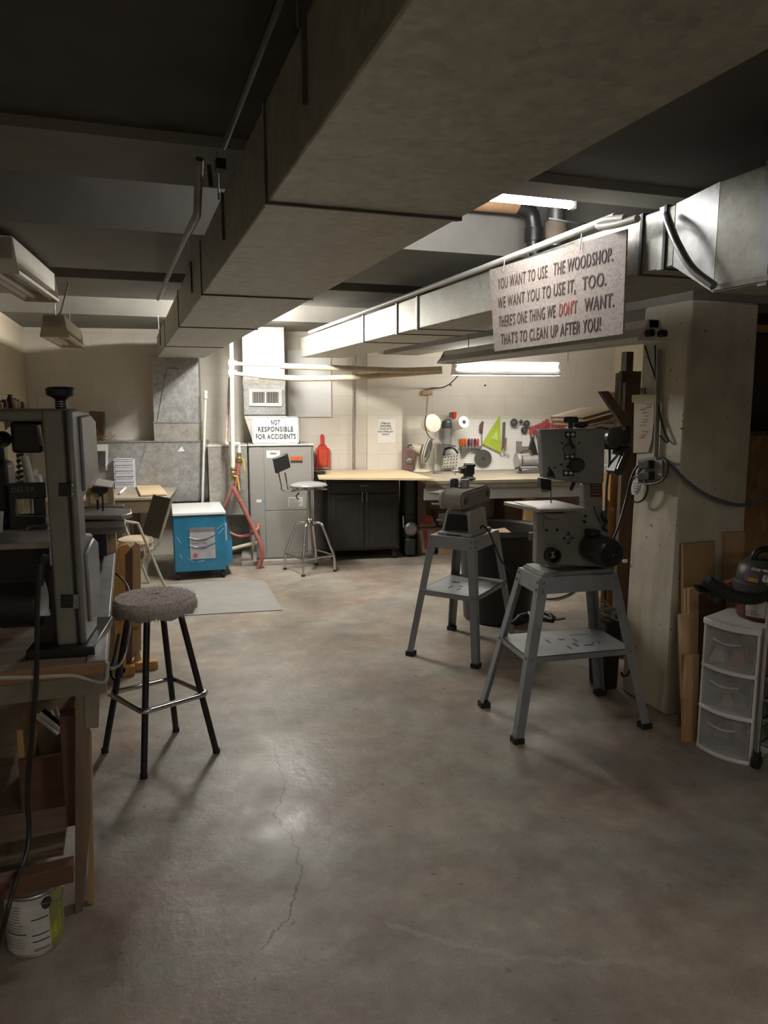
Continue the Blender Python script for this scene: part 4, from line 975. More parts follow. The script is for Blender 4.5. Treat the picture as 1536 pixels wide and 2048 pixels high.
# brown pencil sharpener plate, jug, red cup, perforated rack
t = thing('wall_mount_plate', 'purple-brown tool with a round knob standing behind the fan', 'tool', tuple(onz(818, 942, BZ, W)), W)
plate(MB(), [(805, 941), (805, 898), (812, 896), (824, 897), (832, 906), (828, 925), (822, 941)], -.16, .03, W).build('plate', mat('plum_paint', (.16, .09, .085), .5), t, bevel=.006)
MB().lathe([(.03, 0), (.03, .012), (.012, .02)], ony(818, 922, -.162, W), (0, -1, 0), 16).build('knob', IRON, t)
MB().tube(P([(816, 896), (817, 891), (824, 890)], -.15, W), .008, 8).build('hook', BLACK, t)
t = thing('water_jug', 'clear jug with a dark lid on the wall shelf behind the fan', 'jug', tuple(ony(893, 890, -.14, W)), W)
jc = ony(893, 890, -.14, W); jt = ony(893, 856, -.14, W).z
MB().lathe([(.045, 0), (.055, .01), (.052, jt-jc.z), (.04, jt-jc.z+.005)], jc).build('body', glassy('smoky_clear', (.45, .44, .42), .12, .6), t)
MB().lathe([(.058, 0), (.062, .03), (.05, .075), (.02, .09)], (jc.x, jc.y, jt)).build('lid', mat('dark_lid', (.05, .05, .055), .25), t)
MB().box(jc.x-.08, jc.x+.08, -.24, -.001, jc.z-.015, jc.z).build('shelf_bracket', IRON, t)
t = thing('red_cup', 'red funnel cup above the paper towel roll', 'cup', tuple(ony(908, 838, -.1, W)), W)
rc_ = ony(908, 838, -.1, W)
MB().lathe([(.016, 0), (.022, .01), (.03, .075), (.026, .075), (.018, .02)], rc_).build('cup', RED, t)
MB().box(rc_.x-.05, rc_.x-.026, rc_.y-.02, rc_.y+.02, rc_.z+.02, rc_.z+.07).build('bracket', DKBROWN, t)
t = thing('perforated_holder', 'perforated metal holder with dark arched handle at the pegboard corner', 'holder', tuple(ony(902, 936, -.1, W)), W)
h4 = P([(888, 912), (917, 908), (915, 934), (885, 937)], -.11, W)
MB().prism(h4, (0, .07, 0)).build('body', mat('pale_metal', (.5, .5, .44), .45, .2), t, bevel=.003)
for i in range(5):
    for j in range(4):
        u, v = (i+.5)/5, (j+.5)/4
        p = h4[0].lerp(h4[1], u).lerp(h4[3].lerp(h4[2], u), v)
        MB().lathe([(.007, 0), (.007, .002)], p+Vector((0, -.0005, 0)), (0, -1, 0), 8).build('hole', BLACK, t)
MB().tube(P([(887, 911), (890, 900), (898, 896), (908, 897), (916, 907)], -.1, W), .012, 8, smooth=True).build('handle', BLACK, t)
tag(MB().tube([ony(x, y, k_, W) for x, y, k_ in ((866, 946, -.3), (900, 948, -.25), (930, 949, -.2), (960, 947, -.1), (1000, 944, -.06), (1030, 944, -.08))], .006, 8, smooth=True).build('extension_cord', BLACK, base=tuple(ony(930, 949, -.2, W)), frame_m=W), 'black cord lying along the back of the workbench', 'cord')
# bench grinder and clutter left of the saw
gz = onz(1058, 946, BZ, W)
t = thing('bench_grinder', 'grey bench grinder with dark lamp arm on the bench behind the band saw', 'grinder', (gz.x, gz.y, BZ), W)
GX, GY = gz.x, gz.y
MB().box(GX-.10, GX+.12, GY-.06, GY+.08, BZ, BZ+.05).build('base', IRON, t, bevel=.01)
MB().cyl((GX-.09, GY, BZ+.13), (GX+.10, GY, BZ+.13), .06, n=20).build('motor', mat('worn_alloy', (.38, .38, .37), .45, .4), t)
MB().cyl((GX-.15, GY, BZ+.13), (GX-.115, GY, BZ+.13), .085, n=24).build('wheel_guard', mat('worn_alloy', (.38, .38, .37), .45, .4), t)
MB().cyl((GX+.115, GY, BZ+.13), (GX+.15, GY, BZ+.13), .085, n=24).build('wheel_guard', BLACKP, t)
MB().tube(P([(1040, 905), (1048, 900), (1060, 903), (1065, 915)], GY-.02, W), .012, 8, smooth=True).build('guard_arm', BROWNZ, t)
MB().prism(P([(1060, 898), (1066, 873), (1072, 893), (1076, 910), (1064, 912)], GY+.02, W), (0, .05, 0)).build('eye_shield', BLACK, t)
MB().tube(P([(1030, 938), (1036, 935), (1042, 942), (1050, 943)], GY-.05, W), .007, 8, smooth=True).build('cord', BLACK, t)
# right end of bench: white box, sheet
wx = onz(1214, 947, BZ, W)
tag(MB().box(wx.x-.06, wx.x+.08, wx.y, wx.y+.15, BZ, ony(1214, 931, wx.y, W).z).build('white_box', PAPER, base=(wx.x, wx.y, BZ), frame_m=W), 'small white box on the bench right of the band saw head', 'box')
tag(plate(MB(), [(1214, 899), (1256, 899), (1256, 942), (1218, 938)], -.5, .004, W).build('paper_sheet', PAPER, base=tuple(ony(1235, 940, -.5, W)), frame_m=W), 'white printed sheet hanging behind the band saw and the black tool', 'paper')

# ================================================================== machine stands
def angle_leg(top, foot, sx, sy, w=.042, th=.004):
    """L-section leg, corner outward"""
    sec = [(0, 0), (-sx*w, 0), (-sx*w, -sy*th), (-sx*th, -sy*th), (-sx*th, -sy*w), (0, -sy*w)]
    mb = MB()
    a = [Vector(foot)+Vector((x, y, 0)) for x, y in sec]; b_ = [Vector(top)+Vector((x*1.15, y*1.15, 0)) for x, y in sec]
    return mb.hexa(a, b_)
def stand(t, hx, hy, fx_, fy_, H, sh, skirt=.075, m=STEEL2, slots=()):
    lp = lambda sx, sy, z: Vector((sx*(fx_+(hx-fx_)*z/H), sy*(fy_+(hy-fy_)*z/H), z))
    MB().box(-hx+.004, hx-.004, -hy+.004, hy-.004, H-.004, H).build('top_plate', m, t)
    sk = MB()
    d_ = (hx-fx_)/H*skirt
    for sx, sy in ((1, 0), (-1, 0), (0, 1), (0, -1)):
        if sx:
            p = [(sx*hx, -hy, H), (sx*hx, hy, H)]; q = [(sx*(hx+.012), -hy-.012, H-skirt), (sx*(hx+.012), hy+.012, H-skirt)]
            sk.hexa([q[0], q[1], (q[1][0]-sx*.004, q[1][1], q[1][2]), (q[0][0]-sx*.004, q[0][1], q[0][2])], [p[0], p[1], (p[1][0]-sx*.004, p[1][1], H), (p[0][0]-sx*.004, p[0][1], H)])
        else:
            p = [(-hx, sy*hy, H), (hx, sy*hy, H)]; q = [(-hx-.012, sy*(hy+.012), H-skirt), (hx+.012, sy*(hy+.012), H-skirt)]
            sk.hexa([q[0], q[1], (q[1][0], q[1][1]-sy*.004, q[1][2]), (q[0][0], q[0][1]-sy*.004, q[0][2])], [p[0], p[1], (p[1][0], p[1][1]-sy*.004, H), (p[0][0], p[0][1]-sy*.004, H)])
    sk.build('skirt', m, t)
    for sx in (-1, 1):
        for sy in (-1, 1):
            l_ = angle_leg(lp(sx, sy, H-.006), lp(sx, sy, .0), sx, sy).build('leg', m, t)
            f_ = lp(sx, sy, 0); 
            MB().box(f_.x+sx*.004, f_.x-sx*.048, f_.y+sy*.004, f_.y-sy*.048, .0, .028).build('rubber_foot', RUBBER, l_)
            for zz in (H-.02, H-.055, sh-.01):
                c_ = lp(sx, sy, zz)
                MB().lathe([(.007, 0), (.007, .004), (.003, .006)], c_+Vector((-sx*.02, sy*.001, 0)), (0, sy, 0), 6).build('bolt', IRON, l_)
                MB().lathe([(.007, 0), (.007, .004), (.003, .006)], c_+Vector((sx*.001, -sy*.02, 0)), (sx, 0, 0), 6).build('bolt', IRON, l_)
    a = lp(1, 1, sh); s = MB()
    s.box(-a.x, a.x, -a.y, a.y, sh-.004, sh)
    s.box(-a.x, a.x, -a.y, -a.y+.004, sh-.03, sh); s.box(-a.x, a.x, a.y-.004, a.y, sh-.03, sh)
    s.box(-a.x, -a.x+.004, -a.y, a.y, sh-.03, sh); s.box(a.x-.004, a.x, -a.y, a.y, sh-.03, sh)
    shf = s.build('shelf', m, t)
    for (x, y, w_, h_) in slots: MB().box(x-w_/2, x+w_/2, y-h_/2, y+h_/2, sh-.0005, sh+.0008).build('slot', BLACK, shf)
STA = frame(2.02, 3.095, -.09)
t = thing('saw_stand', 'grey steel splayed stand under the band saw by the pillar', 'stand', (0, 0, 0), STA)
HA = .765
stand(t, .205, .125, .36, .235, HA, .40, slots=[(-.08, .02, .012, .05), (.0, .03, .03, .02), (.06, .0, .012, .04), (.12, .08, .1, .006), (.03, -.06, .02, .05), (.09, -.08, .05, .02), (-.02, -.09, .012, .05), (.13, -.05, .012, .012), (.16, -.06, .012, .012)])
STB = frame(2.0, 4.24, -.86)
t = thing('sander_stand', 'grey steel splayed stand under the belt sander beside the black bin', 'stand', (0, 0, 0), STB)
stand(t, .15, .20, .245, .325, HA, .42, slots=[(-.05, -.1, .012, .05), (.0, -.05, .03, .02), (.05, .0, .012, .04), (-.02, .08, .1, .006), (.05, .09, .02, .05), (-.07, .03, .05, .02), (.02, -.12, .012, .05)])
# ------------------------------------------------------------------ grey band saw on the right stand
def A(pts, y=-.09): return P(pts, y, STA)
t = thing('band_saw', 'grey floor band saw seen from behind with black motor and arrow stickers', 'band saw', (0, 0, HA), STA)
BYF = -.085
zb = HA+.03
MB().box(-.175, .19, -.105, .105, HA, HA+.022).build('base_plate', SAWG, t, bevel=.004)
MB().box(-.19, -.13, -.115, .1, HA, HA+.014).build('base_lip', SAWG, t)
low = [(1073, 1128), (1075, 1022), (1085, 1019), (1168, 1018), (1168, 968), (1206, 966), (1206, 1020), (1217, 1060), (1217, 1128)]
lo = A(low, BYF)
for p in lo:
    if p.z < HA+.05: p.z = HA+.022
MB().prism(lo, (0, .05, 0)).build('frame', SAWG, t, bevel=.006)
MB().box(lo[0].x+.09, lo[-1].x-.01, BYF+.05, BYF+.16, HA+.022, lo[1].z-.03).build('lower_wheel_cover', SAWG, t, bevel=.008)
hd = A([(1080, 859), (1211, 857), (1208, 966), (1172, 968), (1087, 956)], BYF-.012)
MB().prism(hd, (0, .045, 0)).build('upper_housing', STEEL, t, bevel=.006)
MB().box(hd[0].x+.08, hd[1].x-.01, BYF+.033, BYF+.16, hd[4].z+.01, hd[0].z-.004).build('wheel_cover', SAWG, t, bevel=.008)
k = ony(1141, 858, .0, STA); kt = ony(1141, 838, .0, STA)
MB().lathe([(.012, 0), (.012, kt.z-k.z-.02), (.036, kt.z-k.z-.018), (.038, kt.z-k.z), (.03, kt.z-k.z+.008)], (k.x, 0, hd[0].z), n=8).build('tension_knob', BLACK, t)
k2 = ony(1158, 858, .06, STA)
MB().lathe([(.02, 0), (.04, .01), (.04, .02), (.02, .03)], (k2.x, .05, hd[0].z), n=14).build('top_boss', BLACK, t)
FY_ = BYF-.012
for (cx, cy) in ((1141, 869), (1140, 913), (1137, 946)):
    e = A([(cx-11, cy-6), (cx+11, cy-6), (cx+10.5, cy+6), (cx-11, cy+6)], FY_-.002)
    s = MB().prism(e, (0, .002, 0)).build('arrow_sticker', BLACK, t)
    am = MB()
    for sg in (-1, 1):
        am.prism(A([(cx+sg*9, cy), (cx+sg*4, cy-4.5), (cx+sg*4, cy-1.7), (cx+sg*1.5, cy-1.7), (cx+sg*1.5, cy+1.7), (cx+sg*4, cy+1.7), (cx+sg*4, cy+4.5)], FY_-.0035), (0, .0015, 0))
    am.build('arrows', PAPER, s)
c_ = ony(1138, 899, FY_, STA)
kn = MB().lathe([(.03, 0), (.03, .012), (.02, .02)], c_, (0, -1, 0), 18); kn.build('wing_knob', mat('alloy_knob', (.2, .2, .2), .4, .5), t)
MB().bar(ony(1146, 897, FY_-.02, STA), ony(1139, 873, FY_-.025, STA), .008, .006, (0, 1, 0)).build('pointer_rod', BLACK, t)
c_ = ony(1150, 929, FY_, STA)
MB().lathe([(.024, 0), (.032, .004), (.034, .04), (.028, .046)], c_, (-.15, -1, 0), 16).build('round_knob', BLACK, t)
MB().bar(ony(1142, 928, FY_-.03, STA), ony(1135, 936, FY_-.03, STA), .012, .012, (0, 1, 0)).build('knob_pin', BLACK, t)
for (x, y) in ((1124, 886), (1158, 886), (1122, 929), (1098, 936), (1109, 935), (1108, 954), (1097, 952)): MB().lathe([(.005, 0), (.005, .004)], ony(x, y, FY_, STA), (0, -1, 0), 8).build('bolt', BLACK, t)
MB().prism(A([(1099, 939), (1104, 938), (1110, 950), (1106, 954), (1095, 953)], FY_-.014), (0, .014, 0)).build('guide_clamp', BLACKP, t, bevel=.004)
gp = A([(1082, 956), (1103, 960), (1103, 982), (1082, 978)], -.02)
MB().prism(gp, (0, .04, 0)).build('blade_guard', BLACK, t, bevel=.003)
MB().prism(A([(1082, 978), (1099, 980), (1096, 985), (1083, 984)], -.04), (0, .05, 0)).build('guide_block', IRON, t)
MB().bar(ony(1102, 980, -.01, STA), ony(1102, 1008, -.01, STA), .006, .0015, (0, 1, 0)).build('blade', IRON, t)
MB().bar(ony(1148, 966, FY_+.02, STA), ony(1142, 979, FY_-.01, STA), .013, .013).build('lever', BLACK, t)
tz = ony(1100, 1012, -.1, STA).z
Tq = [onz(x, y, tz, STA) for x, y in ((1007, 1003), (1078, 1018), (1172, 1014), (1110, 1000))]
tb = MB().prism([q-Vector((0, 0, .018)) for q in Tq], (0, 0, .018)).build('table', mat('cast_table', (.34, .33, .31), .35, .5), t, bevel=.003)
sl = [onz(x, y, tz+.0006, STA) for x, y in ((1022, 1003), (1068, 1015), (1072, 1015), (1026, 1003))]
MB().prism(sl, (0, 0, .0008)).build('mitre_slot', BLACK, tb)
MB().prism(A([(1078, 1019), (1172, 1016), (1172, 1022), (1078, 1023)], -.2), (0, .05, 0)).build('table_rib', SAWG, t)
tr = A([(1088, 1027), (1130, 1027), (1126, 1035), (1117, 1039), (1105, 1039), (1095, 1035)], BYF-.03)
MB().prism(tr, (0, .03, 0)).build('trunnion', mat('tan_trunnion', (.27, .25, .19), .5), t, bevel=.003)
MB().prism(A([(1088, 1039), (1117, 1039), (1117, 1064), (1088, 1064)], BYF-.008), (0, .01, 0)).build('bracket_plate', SAWG, t, bevel=.003)
for (x, y) in ((1093, 1060), (1114, 1060), (1107, 1032), (1170, 1032), (1169, 1043)): MB().lathe([(.007, 0), (.007, .006)], ony(x, y, BYF-.01, STA), (0, -1, 0), 8).build('bolt', BLACK, t)
c_ = ony(1136, 1076, BYF, STA)
MB().lathe([(.018, 0), (.018, .01), (.008, .012)], c_, (0, -1, 0), 12).build('bearing_boss', IRON, t)
for k in range(4): MB().lathe([(.005, 0), (.005, .008)], c_+Vector((.024*math.cos(k*math.pi/2), 0, .024*math.sin(k*math.pi/2))), (0, -1, 0), 8).build('boss_bolt', BLACK, t)
c_ = ony(1101, 1109, BYF, STA)
MB().lathe([(.036, 0), (.036, .045), (.029, .045), (.029, .005), (.004, .004)], c_, (0, -1, 0), 24).build('dust_port', BLACK, t)
MB().prism([c_+Vector((x, -.012, z)) for x, z in ((-.012, -.018), (.02, -.01), (.004, .004), (.018, .018), (-.006, .012), (.002, 0))], (0, -.004, 0)).build('port_debris', mat('pale_chip', (.4, .36, .3), .8), t)
ma = ony(1180, 1092, BYF, STA)
mo = MB().lathe([(.05, 0), (.066, .01), (.07, .02), (.072, .15), (.062, .168), (.02, .172)], ma, (.12, -1, -.05), 28); mo.build('motor', BLACKP, t)
md = Vector((.12, -1, -.05)).normalized()
fv = MB()
for i in range(12):
    q_ = md.orthogonal().normalized(); w_ = md.cross(q_); z = 2*math.pi*i/12
    fv.bar(ma+md*.172+(q_*math.cos(z)+w_*math.sin(z))*.02, ma+md*.168+(q_*math.cos(z)+w_*math.sin(z))*.055, .006, .004, md)
fv.build('fan_slats', BLACK, t)
MB().lathe([(.006, 0), (.005, .006)], ma+md*.172, md, 8).build('shaft_end', CHROME, t)
MB().box(ma.x-.04, ma.x+.01, ma.y-.08, ma.y-.01, ma.z+.06, ma.z+.09).build('terminal_box', BLACKP, t, bevel=.006)
MB().prism(A([(1181, 957), (1204, 957), (1203, 994), (1182, 994)], BYF-.004), (0, .004, 0)).build('warning_plate', mat('maroon_plate', (.09, .03, .028), .4), t)
for k in range(5): MB().prism(A([(1184, 963+6*k), (1200, 963+6*k), (1200, 965+6*k), (1184, 965+6*k)], BYF-.0055), (0, .002, 0)).build('print_line', mat('faded_print', (.22, .15, .14), .6), t)
MB().tube(A([(1192, 1012), (1193, 1020), (1200, 1037), (1205, 1048)], BYF-.02), .006, 8, smooth=True).build('spring_rod', IRON, t)
MB().tube(A([(1209, 1022), (1206, 1034), (1213, 1045), (1208, 1056), (1214, 1062)], BYF-.02), .008, 8, smooth=True).build('tension_arm', BLACKP, t)
MB().box(*(lambda q: (q.x-.012, q.x+.012, -.02, .03, q.z-.03, q.z+.01))(ony(1075, 1073, -.05, STA))).build('door_latch', BLACK, t, bevel=.003)
# things on the lower shelf of the saw stand
s0 = onz(1045, 1238, .405, STA)
t = thing('rip_fence', 'black tool guard lying on the lower shelf of the saw stand', 'tool', (s0.x, s0.y, .4), STA)
G = lambda x, y, z=.405: onz(x, y, z, STA)
MB().tube([G(1024, 1247, .41), G(1040, 1235, .425), G(1052, 1232, .42)], .018, 10, rr=[.008, .02, .02]).build('head', BLACK, t)
MB().prism([G(1048, 1240, .403), G(1108, 1247, .403), G(1112, 1238, .403), G(1055, 1228, .403)], (0, 0, .02)).build('body', BLACK, t, bevel=.006)
MB().tube([G(1070, 1240, .43), G(1078, 1224, .44), G(1100, 1230, .445), G(1106, 1240, .43)], .012, 10, smooth=True).build('handle', BLACK, t)
MB().tube([G(1106, 1240, .412), G(1130, 1237, .412)], .006, 8).build('rod', IRON, t)
# ------------------------------------------------------------------ belt sander
t = thing('belt_sander', 'dusty grey belt and disc sander on the rear stand', 'sander', (0, 0, HA), STB)
# local x: along the stand's short side (screen right-down), local y: away to the right
MB().box(-.115, .115, -.165, .165, HA, HA+.02).build('base_plate', SANDG, t, bevel=.004)
bs = MB().hexa([(-.10, -.14, HA+.02), (.10, -.14, HA+.02), (.10, .14, HA+.02), (-.10, .14, HA+.02)], [(-.07, -.125, HA+.155), (.085, -.125, HA+.155), (.085, .125, HA+.155), (-.07, .125, HA+.155)])
bs.build('motor_housing', SANDG, t, bevel=.006)
MB().hexa([(-.075, -.147, HA+.03), (.085, -.147, HA+.03), (.085, -.139, HA+.03), (-.075, -.139, HA+.03)], [(-.055, -.136, HA+.13), (.07, -.136, HA+.13), (.07, -.12, HA+.13), (-.055, -.12, HA+.13)]).build('vent_panel', BLACK, t)
vs = MB()
for k in range(6):
    f = k/6; vs.box(-.07+.015*f, .08-.01*f, -.15+.0095*f, -.14+.0095*f, HA+.035+.016*k, HA+.041+.016*k)
vs.build('vent_slats', BLACKP, t)
MB().box(-.05, .05, -.168, -.162, HA+.004, HA+.01).build('base_slot', BLACK, t)
# belt bed: long rounded arm, running along local y
bb = MB(); n = 10; prof = []
for k in range(n+1):
    z = math.pi/2+math.pi*k/n; prof.append((-.17+.055*math.cos(z), HA+.225+.055*math.sin(z)))
for k in range(n+1):
    z = -math.pi/2+math.pi*k/n; prof.append((.17+.055*math.cos(z), HA+.235+.055*math.sin(z)))
bb.prism([(-.06, y, z) for y, z in prof], (.125, 0, 0)); bb.build('belt', mat('worn_belt', (.26, .23, .20), .9, var=.15, scale=20), t)
sp = [(.062+.006, y*.98, HA+.23+(z-HA-.23)*.82) for y, z in prof]
MB().prism(sp, (.012, 0, 0)).build('belt_cover', mat('dusty_cover', (.2, .185, .165), .6), t, bevel=.003)
MB().prism([(-.078, y*1.02, HA+.23+(z-HA-.23)*1.05) for y, z in prof], (.018, 0, 0)).build('side_cover', SANDG, t, bevel=.003)
for yy, zz in ((-.17, .225), (.17, .235)): MB().lathe([(.022, 0), (.022, .006)], (.08, yy, HA+zz), (1, 0, 0), 14).build('roller_cap', BLACKP, t)
MB().cyl((-.02, .03, HA+.28), (-.02, .03, HA+.335), .03, .028, n=18).build('dust_outlet', SANDG, t)
MB().box(-.10, -.06, -.03, .03, HA+.25, HA+.34).build('disc_guard', mat('blue_black_guard', (.04, .04, .055), .5), t, bevel=.01)
MB().box(-.21, -.09, -.1, .07, HA+.245, HA+.252).build('work_table', mat('cast_table', (.34, .33, .31), .35, .5), t)
MB().tube([(-.10, -.02, HA+.24), (-.16, -.02, HA+.2)], .008, 8).build('table_bracket', BLACKP, t)
for (p_, q_) in (((-.08, -.2, HA+.2), (-.13, -.22, HA+.2)), ((-.09, -.14, HA+.09), (-.13, -.15, HA+.09))):
    MB().tube([p_, q_], .006, 8).build('adjust_knob', IRON, t); 
MB().box(.084, .09, -.03, .03, HA+.085, HA+.105).build('switch_plate', mat('pale_plate', (.35, .34, .32), .5), t)
tag(MB().tube([ony(961, 1056, 4.12), ony(966, 1052, 4.07), ony(978, 1064, 4.05), ony(990, 1092, 4.02), ony(1003, 1122, 4.0), ony(1020, 1142, 3.95), ony(1052, 1180, 3.95)], .006, 8, smooth=True).build('power_cord', BLACK, base=tuple(ony(990, 1092, 4.02))), 'black cord hanging from the belt sander toward the saw stand', 'power cord')
tag(MB().tube([onz(x, y, .012) for x, y in ((1075, 1196), (1105, 1198), (1130, 1192), (1150, 1180), (1158, 1168))], .008, 8, smooth=True).build('power_cord', BLACK, base=tuple(onz(1105, 1198, 0))), 'black cord lying on the floor behind the saw stand', 'power cord')
# ------------------------------------------------------------------ black bin
t = thing('trash_can', 'large black plastic trash can between the two machine stands', 'bin', (2.53, 4.78, 0))
MB().lathe([(.24, 0), (.25, .01), (.29, .66), (.305, .665), (.312, .69), (.30, .69), (.285, .675), (.24, .04), (.01, .03)], (2.53, 4.78, 0), n=40, cap=False).build('body', BLACK, t)
MB().lathe([(.302, .655), (.315, .66), (.315, .685), (.306, .695)], (2.53, 4.78, 0), n=40, cap=False).build('rim', mat('grey_rim', (.08, .085, .08), .4), t)
tw = thing('scrap_paper', 'pale scrap lying near the top inside the black trash can', 'scrap', (2.5, 4.8, .6))
MB().prism([(2.42, 4.7, .60), (2.62, 4.72, .62), (2.64, 4.9, .64), (2.45, 4.92, .62)], (0, 0, .01)).build('sheet', CARD, tw)
MB().lathe([(.262, .0), (.27, .05), (.05, .06)], (2.53, 4.78, .55), n=30).build('filling', mat('sawdust', (.25, .2, .14), .95), tw)
# ------------------------------------------------------------------ timber and tools behind the pillar
YP = 3.85
po = [ony(x, y, YP) for x, y in ((1222, 948), (1247, 950), (1243, 1198), (1219, 1196))]
t = thing('timber_post', 'upright yellow pine post behind the band saw motor', 'post', (po[3].x+.04, YP, 0))
MB().box(po[0].x, po[1].x, YP, YP+.09, 0, po[0].z).build('post', ORANGEW, t)
a, c = ony(1214, 1000, YP), ony(1222, 1020, YP)
MB().box(a.x, po[0].x, YP+.02, YP+.07, .3, a.z).build('side_batten', PINE, t)
a = ony(1233, 1020, YP-.02); MB().box(a.x-.025, a.x+.03, YP-.02, YP, a.z-.012, a.z+.02).build('block', PINE, t)
po2 = [ony(x, 940, YP-.04) for x in (1249, 1273)]
tag(MB().box(po2[0].x, po2[1].x, YP-.04, YP+.03, 0, ony(1255, 942, YP).z).build('dark_board', BROWNW, base=(po2[0].x+.05, YP, 0)), 'dark brown upright board between the yellow post and the pillar', 'board')
LUM = [((1244, 742), (1283, 1.0), 3.9, 'tall dark board at the back of the lumber rack by the pillar'), ((1237, 746), (1258, 1.0), 4.1, 'paler tall board at the left edge of the lumber rack'), ((1252, 765), (1276, 1.0), 3.75, 'dark plank in front of the tall boards behind the pillar')]
for (p_, q_, yy, lab) in LUM:
    a = ony(p_[0], p_[1], yy); c = ony(q_[0], p_[1], yy)
    tag(MB().box(a.x, c.x, yy, yy+.03, 0, a.z).build('lumber_board', BROWNZ, base=((a.x+c.x)/2, yy, 0)), lab, 'board')
q = [ony(x, y, 3.68) for x, y in ((1201, 783), (1217, 782), (1262, 842), (1258, 870), (1248, 855))]
tag(MB().prism(q, (0, .03, 0)).build('angled_board', BROWNZ, base=tuple(q[2])), 'dark board leaning out diagonally in front of the white wall', 'board')
for pts, yy, m_, lab in ((((1230, 784), (1243, 784), (1243, 803), (1230, 803)), 4.05, CARD, 'small tan block of wood on the lumber rack'), (((1233, 803), (1246, 803), (1246, 813), (1234, 813)), 4.05, PAPER, 'pale offcut just below the tan block')):
    q = [ony(x, y, yy) for x, y in pts]; tag(MB().prism(q, (0, .10, 0)).build('wood_block', m_, base=tuple(q[2])), lab, 'block')
t_ = 0
for pts, yy, m_, lab in ((((1166, 835), (1233, 816), (1236, 822), (1168, 842)), 5.2, CARD, 'topmost tan board sticking out above the band saw'), (((1169, 843), (1236, 824), (1240, 832), (1172, 850)), 5.1, CARD, 'middle tan board sticking out above the band saw'), (((1172, 852), (1238, 838), (1244, 848), (1176, 856)), 5.0, CARD, 'lowest tan board sticking out above the band saw')):
    q = [ony(x, y, yy) for x, y in pts]; tag(MB().prism(q, (0, .5, 0)).build('tan_board', m_, base=tuple(q[0])), lab, 'board', 'tan boards on the lumber rack')
q = [ony(x, y, 4.6) for x, y in ((1175, 861), (1200, 853), (1228, 858), (1250, 850), (1252, 862), (1176, 866))]
tag(MB().prism(q, (0, .3, 0)).build('dark_cloth', BROWNW, base=tuple(q[0])), 'dark brown bundle under the tan boards', 'bundle')
t = thing('lumber_rack', 'dark wooden rack arms carrying the tan boards behind the pillar', 'rack', tuple(Vector((ony(1250, 870, 4.75).x, 4.75, 0))))
for yy in (4.65, 5.45):
    a, c = ony(1178, 868, yy), ony(1246, 866, yy)
    zz = ony(1178, 866, 4.6).z-.012
    MB().box(a.x, c.x+.02, yy, yy+.05, zz-.05, zz).build('arm', BROWNZ, t); MB().box(c.x, c.x+.06, yy, yy+.06, 0, 1.95).build('upright', BROWNZ, t)
YC = 3.55
t = thing('circular_saw', 'black circular saw hanging on the lumber beside the pillar', 'power saw', tuple(ony(1235, 895, YC)))
MB().prism([ony(x, y, YC) for x, y in ((1212, 868), (1240, 858), (1262, 852), (1264, 880), (1252, 900), (1212, 899), (1208, 885))], (0, .10, 0)).build('body', BLACK, t, bevel=.012)
MB().lathe([(.02, 0), (.06, .005), (.06, .03), (.03, .035)], ony(1226, 875, YC), (0, -1, 0), 20).build('motor_cap', BLACKP, t)
MB().tube([ony(x, y, YC-.01) for x, y in ((1222, 865), (1228, 861), (1240, 862), (1250, 856))], .008, 8, smooth=True).build('chrome_lever', IRON, t)
for k, (x, y) in enumerate(((1245, 880), (1243, 888), (1246, 895))): MB().lathe([(.009, 0), (.009, .01)], ony(x, y, YC), (0, -1, 0), 10).build('screw', IRON, t)
q = [ony(x, y, YC-.06) for x, y in ((1247, 897), (1262, 893), (1264, 905), (1248, 948), (1238, 952), (1229, 945))]
t = thing('hand_tool_case', 'long black tool with a shiny edge hanging beside the pillar', 'tool', tuple(q[4]))
MB().prism(q, (0, .09, 0)).build('body', BLACK, t, bevel=.008)
MB().bar(ony(1248, 906, YC-.066), ony(1234, 938, YC-.066), .006, .003, (0, 1, 0)).build('edge_strip', CHROME, t)
tag(MB().tube([ony(x, y, YC+.01) for x, y in ((1219, 890), (1219, 925), (1215, 960), (1213, 985), (1211, 1080), (1210, 1240), (1209, 1346))], .007, 8, smooth=True).build('power_cord', BLACK, base=tuple(ony(1219, 925, 3.5))), 'black cord hanging down right of the band saw head', 'power cord')
# bin of cords behind the stand
t = thing('cord_bin', 'narrow dark bin between the saw stand and the pillar, heaped with wire', 'bin', (2.47, 3.39, 0))
MB().hexa([(2.43, 3.31, 0), (2.515, 3.31, 0), (2.515, 3.46, 0), (2.43, 3.46, 0)], [(2.415, 3.30, .40), (2.52, 3.30, .40), (2.52, 3.48, .40), (2.415, 3.48, .40)]).build('body', BLACK, t, bevel=.008)
t2 = thing('wire_coil', 'tangled pale wire heaped on the narrow dark bin by the pillar', 'wire', (2.468, 3.39, .405))
for k in range(7):
    c_ = Vector((2.462+.008*math.sin(k*2), 3.39+.02*math.cos(k*3), .412+.010*k)); r_ = .05-.002*k
    MB().tube([c_+Vector((r_*math.cos(z), r_*1.7*math.sin(z), .014*math.sin(2*z+k))) for z in [2*math.pi*i/18 for i in range(18)]], .004, 6, closed=True).build('coil', mat('grey_wire', (.22, .2, .17), .5), t2)
a_, c_ = onz(1100, 1312, 0), onz(1186, 1318, 0)
tag(MB().box(a_.x, 2.37, a_.y, a_.y+.3, 0, .07).build('timber_offcut', BROWNW, base=(2.25, a_.y+.1, 0)), 'low dark timber lying on the floor behind the saw stand', 'timber')
